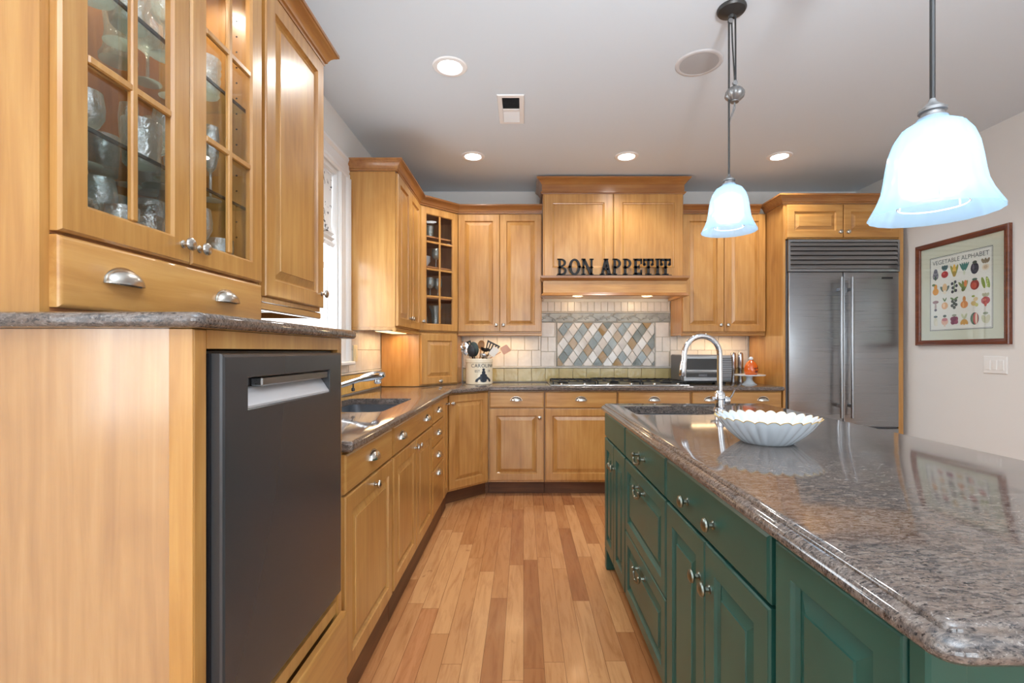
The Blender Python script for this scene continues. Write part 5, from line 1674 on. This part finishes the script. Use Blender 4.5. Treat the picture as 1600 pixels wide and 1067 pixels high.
# ------------------------------------------------------------------ pendant lamps
def pendant(label, x, y, zr, thick):
    r = thing('pendant_light', label, 'pendant lamp', (x, y, zr), 0, 'glass pendant lamps over the island')
    H = ZC - zr
    R = .1175
    nfl = 40
    def rib(rr, h, a, k):
        return rr * (1 + (.008 * math.cos(a * nfl / 2) if 2 < k < len(prof) - 3 else 0)), h
    out = [(.028, .212), (.030, .204), (.040, .200), (.056, .190), (.070, .168), (.079, .140), (.084, .110), (.088, .080), (.092, .058), (.100, .036), (.110, .016), (.1165, .004), (R, 0)]
    inn = [(R - .002, .001), (.108, .017), (.098, .037), (.089, .059), (.085, .081), (.081, .110), (.076, .139), (.067, .166), (.053, .187), (.039, .1965), (.029, .200)]
    prof = out + inn
    sh_ = part('shade', MB().lathe(prof, 120, flute=rib), M['shade'], r, angle=50)
    part('lamp_diffuser', MB().lathe([(0, .040), (.040, .040), (.054, .050), (.060, .07), (.058, .130), (.048, .155), (.022, .170), (0, .172)], 32), M['bulb'], r)
    mb = MB(); mb.tube([(.062 * math.cos(2 * PI * k / 40), .062 * math.sin(2 * PI * k / 40), .020) for k in range(41)], .0016, 6)
    for k in range(3):
        a = 2 * PI * k / 3
        mb.tube([(.062 * math.cos(a), .062 * math.sin(a), .020), (.058 * math.cos(a), .058 * math.sin(a), .060)], .0014, 5)
    part('retaining_ring', mb, M['white_plastic'], r)
    part('socket_cap', MB().lathe([(0, .205), (.027, .205), (.027, .214), (.022, .217), (.021, .224), (.026, .226), (.026, .232), (.016, .240), (.010, .246), (.006, .255), (0, .255)], 28), M['counterweight'], r)
    mb = MB(); mb.tube([(0, 0, .25), (0, 0, H - .045)], .0045 if not thick else .0052, 8)
    part('cord', mb, M['bronze'], r)
    mb = MB()
    px = .022
    zc = H - .385
    mb.tube([(px * .55, 0, H - .045), (px * .7, 0, H - .15), (px + .004, 0, zc + .055)], .0035, 8); mb.tube([(px * 1.3, 0, H - .03), (px * 1.35, 0, H - .15), (px + .008, 0, zc + .055)], .0040, 8)
    part('pulley_cord', mb, M['bronze'], r)
    mb = MB(); mb.lathe([(0, -.006), (.011, -.006), (.008, 0), (.011, .006), (0, .006)], 16, (px * .3, 0, H - .058), 'y')
    mb.lathe([(0, -.006), (.011, -.006), (.008, 0), (.011, .006), (0, .006)], 16, (px + .005, 0, zc + .050), 'y')
    part('pulley_wheel', mb, M['counterweight'], r)
    fl = lambda rr, h, a, k: (rr * (1 + (.05 * math.cos(a * 10) if 2 <= k <= 7 else 0)), h)
    mb = MB(); mb.lathe([(0, .036), (.010, .036), (.016, .030), (.030, .022), (.040, .006), (.042, -.004), (.038, -.014), (.026, -.026), (.018, -.032), (.018, -.036), (0, -.038)], 60, (px + .004, 0, zc), flute=fl)
    part('counterweight', mb, M['counterweight'], r)
    mb = MB(); mb.tube([(px + .004, 0, zc - .036), (px - .002, .004, zc - .07), (px * .5, 0, zc - .10), (0.002, 0, zc - .125)], .0030, 8); mb.tube([(px + .004, 0, zc - .036), (px + .006, -.004, zc - .06), (px * .7, -.004, zc - .09), (0.002, 0, zc - .125)], .0022, 8)
    part('tail_cord', mb, M['counterweight'], r)
    part('canopy', MB().lathe([(0, H - .001), (.062, H - .001), (.063, H - .008), (.058, H - .016), (.035, H - .026), (.014, H - .034), (.012, H - .046), (0, H - .046)], 36, (.012, 0, 0)), M['bronze'], r)
    add_light('pendant_bulb', 'POINT', (0, 0, .032), 0.7, (.93, .97, 1), parent=r, radius=.03)
    return r
pendant('smaller looking blue white glass pendant further back, over the island faucet', .920, 2.15, 1.742, False)
pendant('large blue white glass pendant nearest the camera at the upper right', .903, 1.06, 1.508, True)
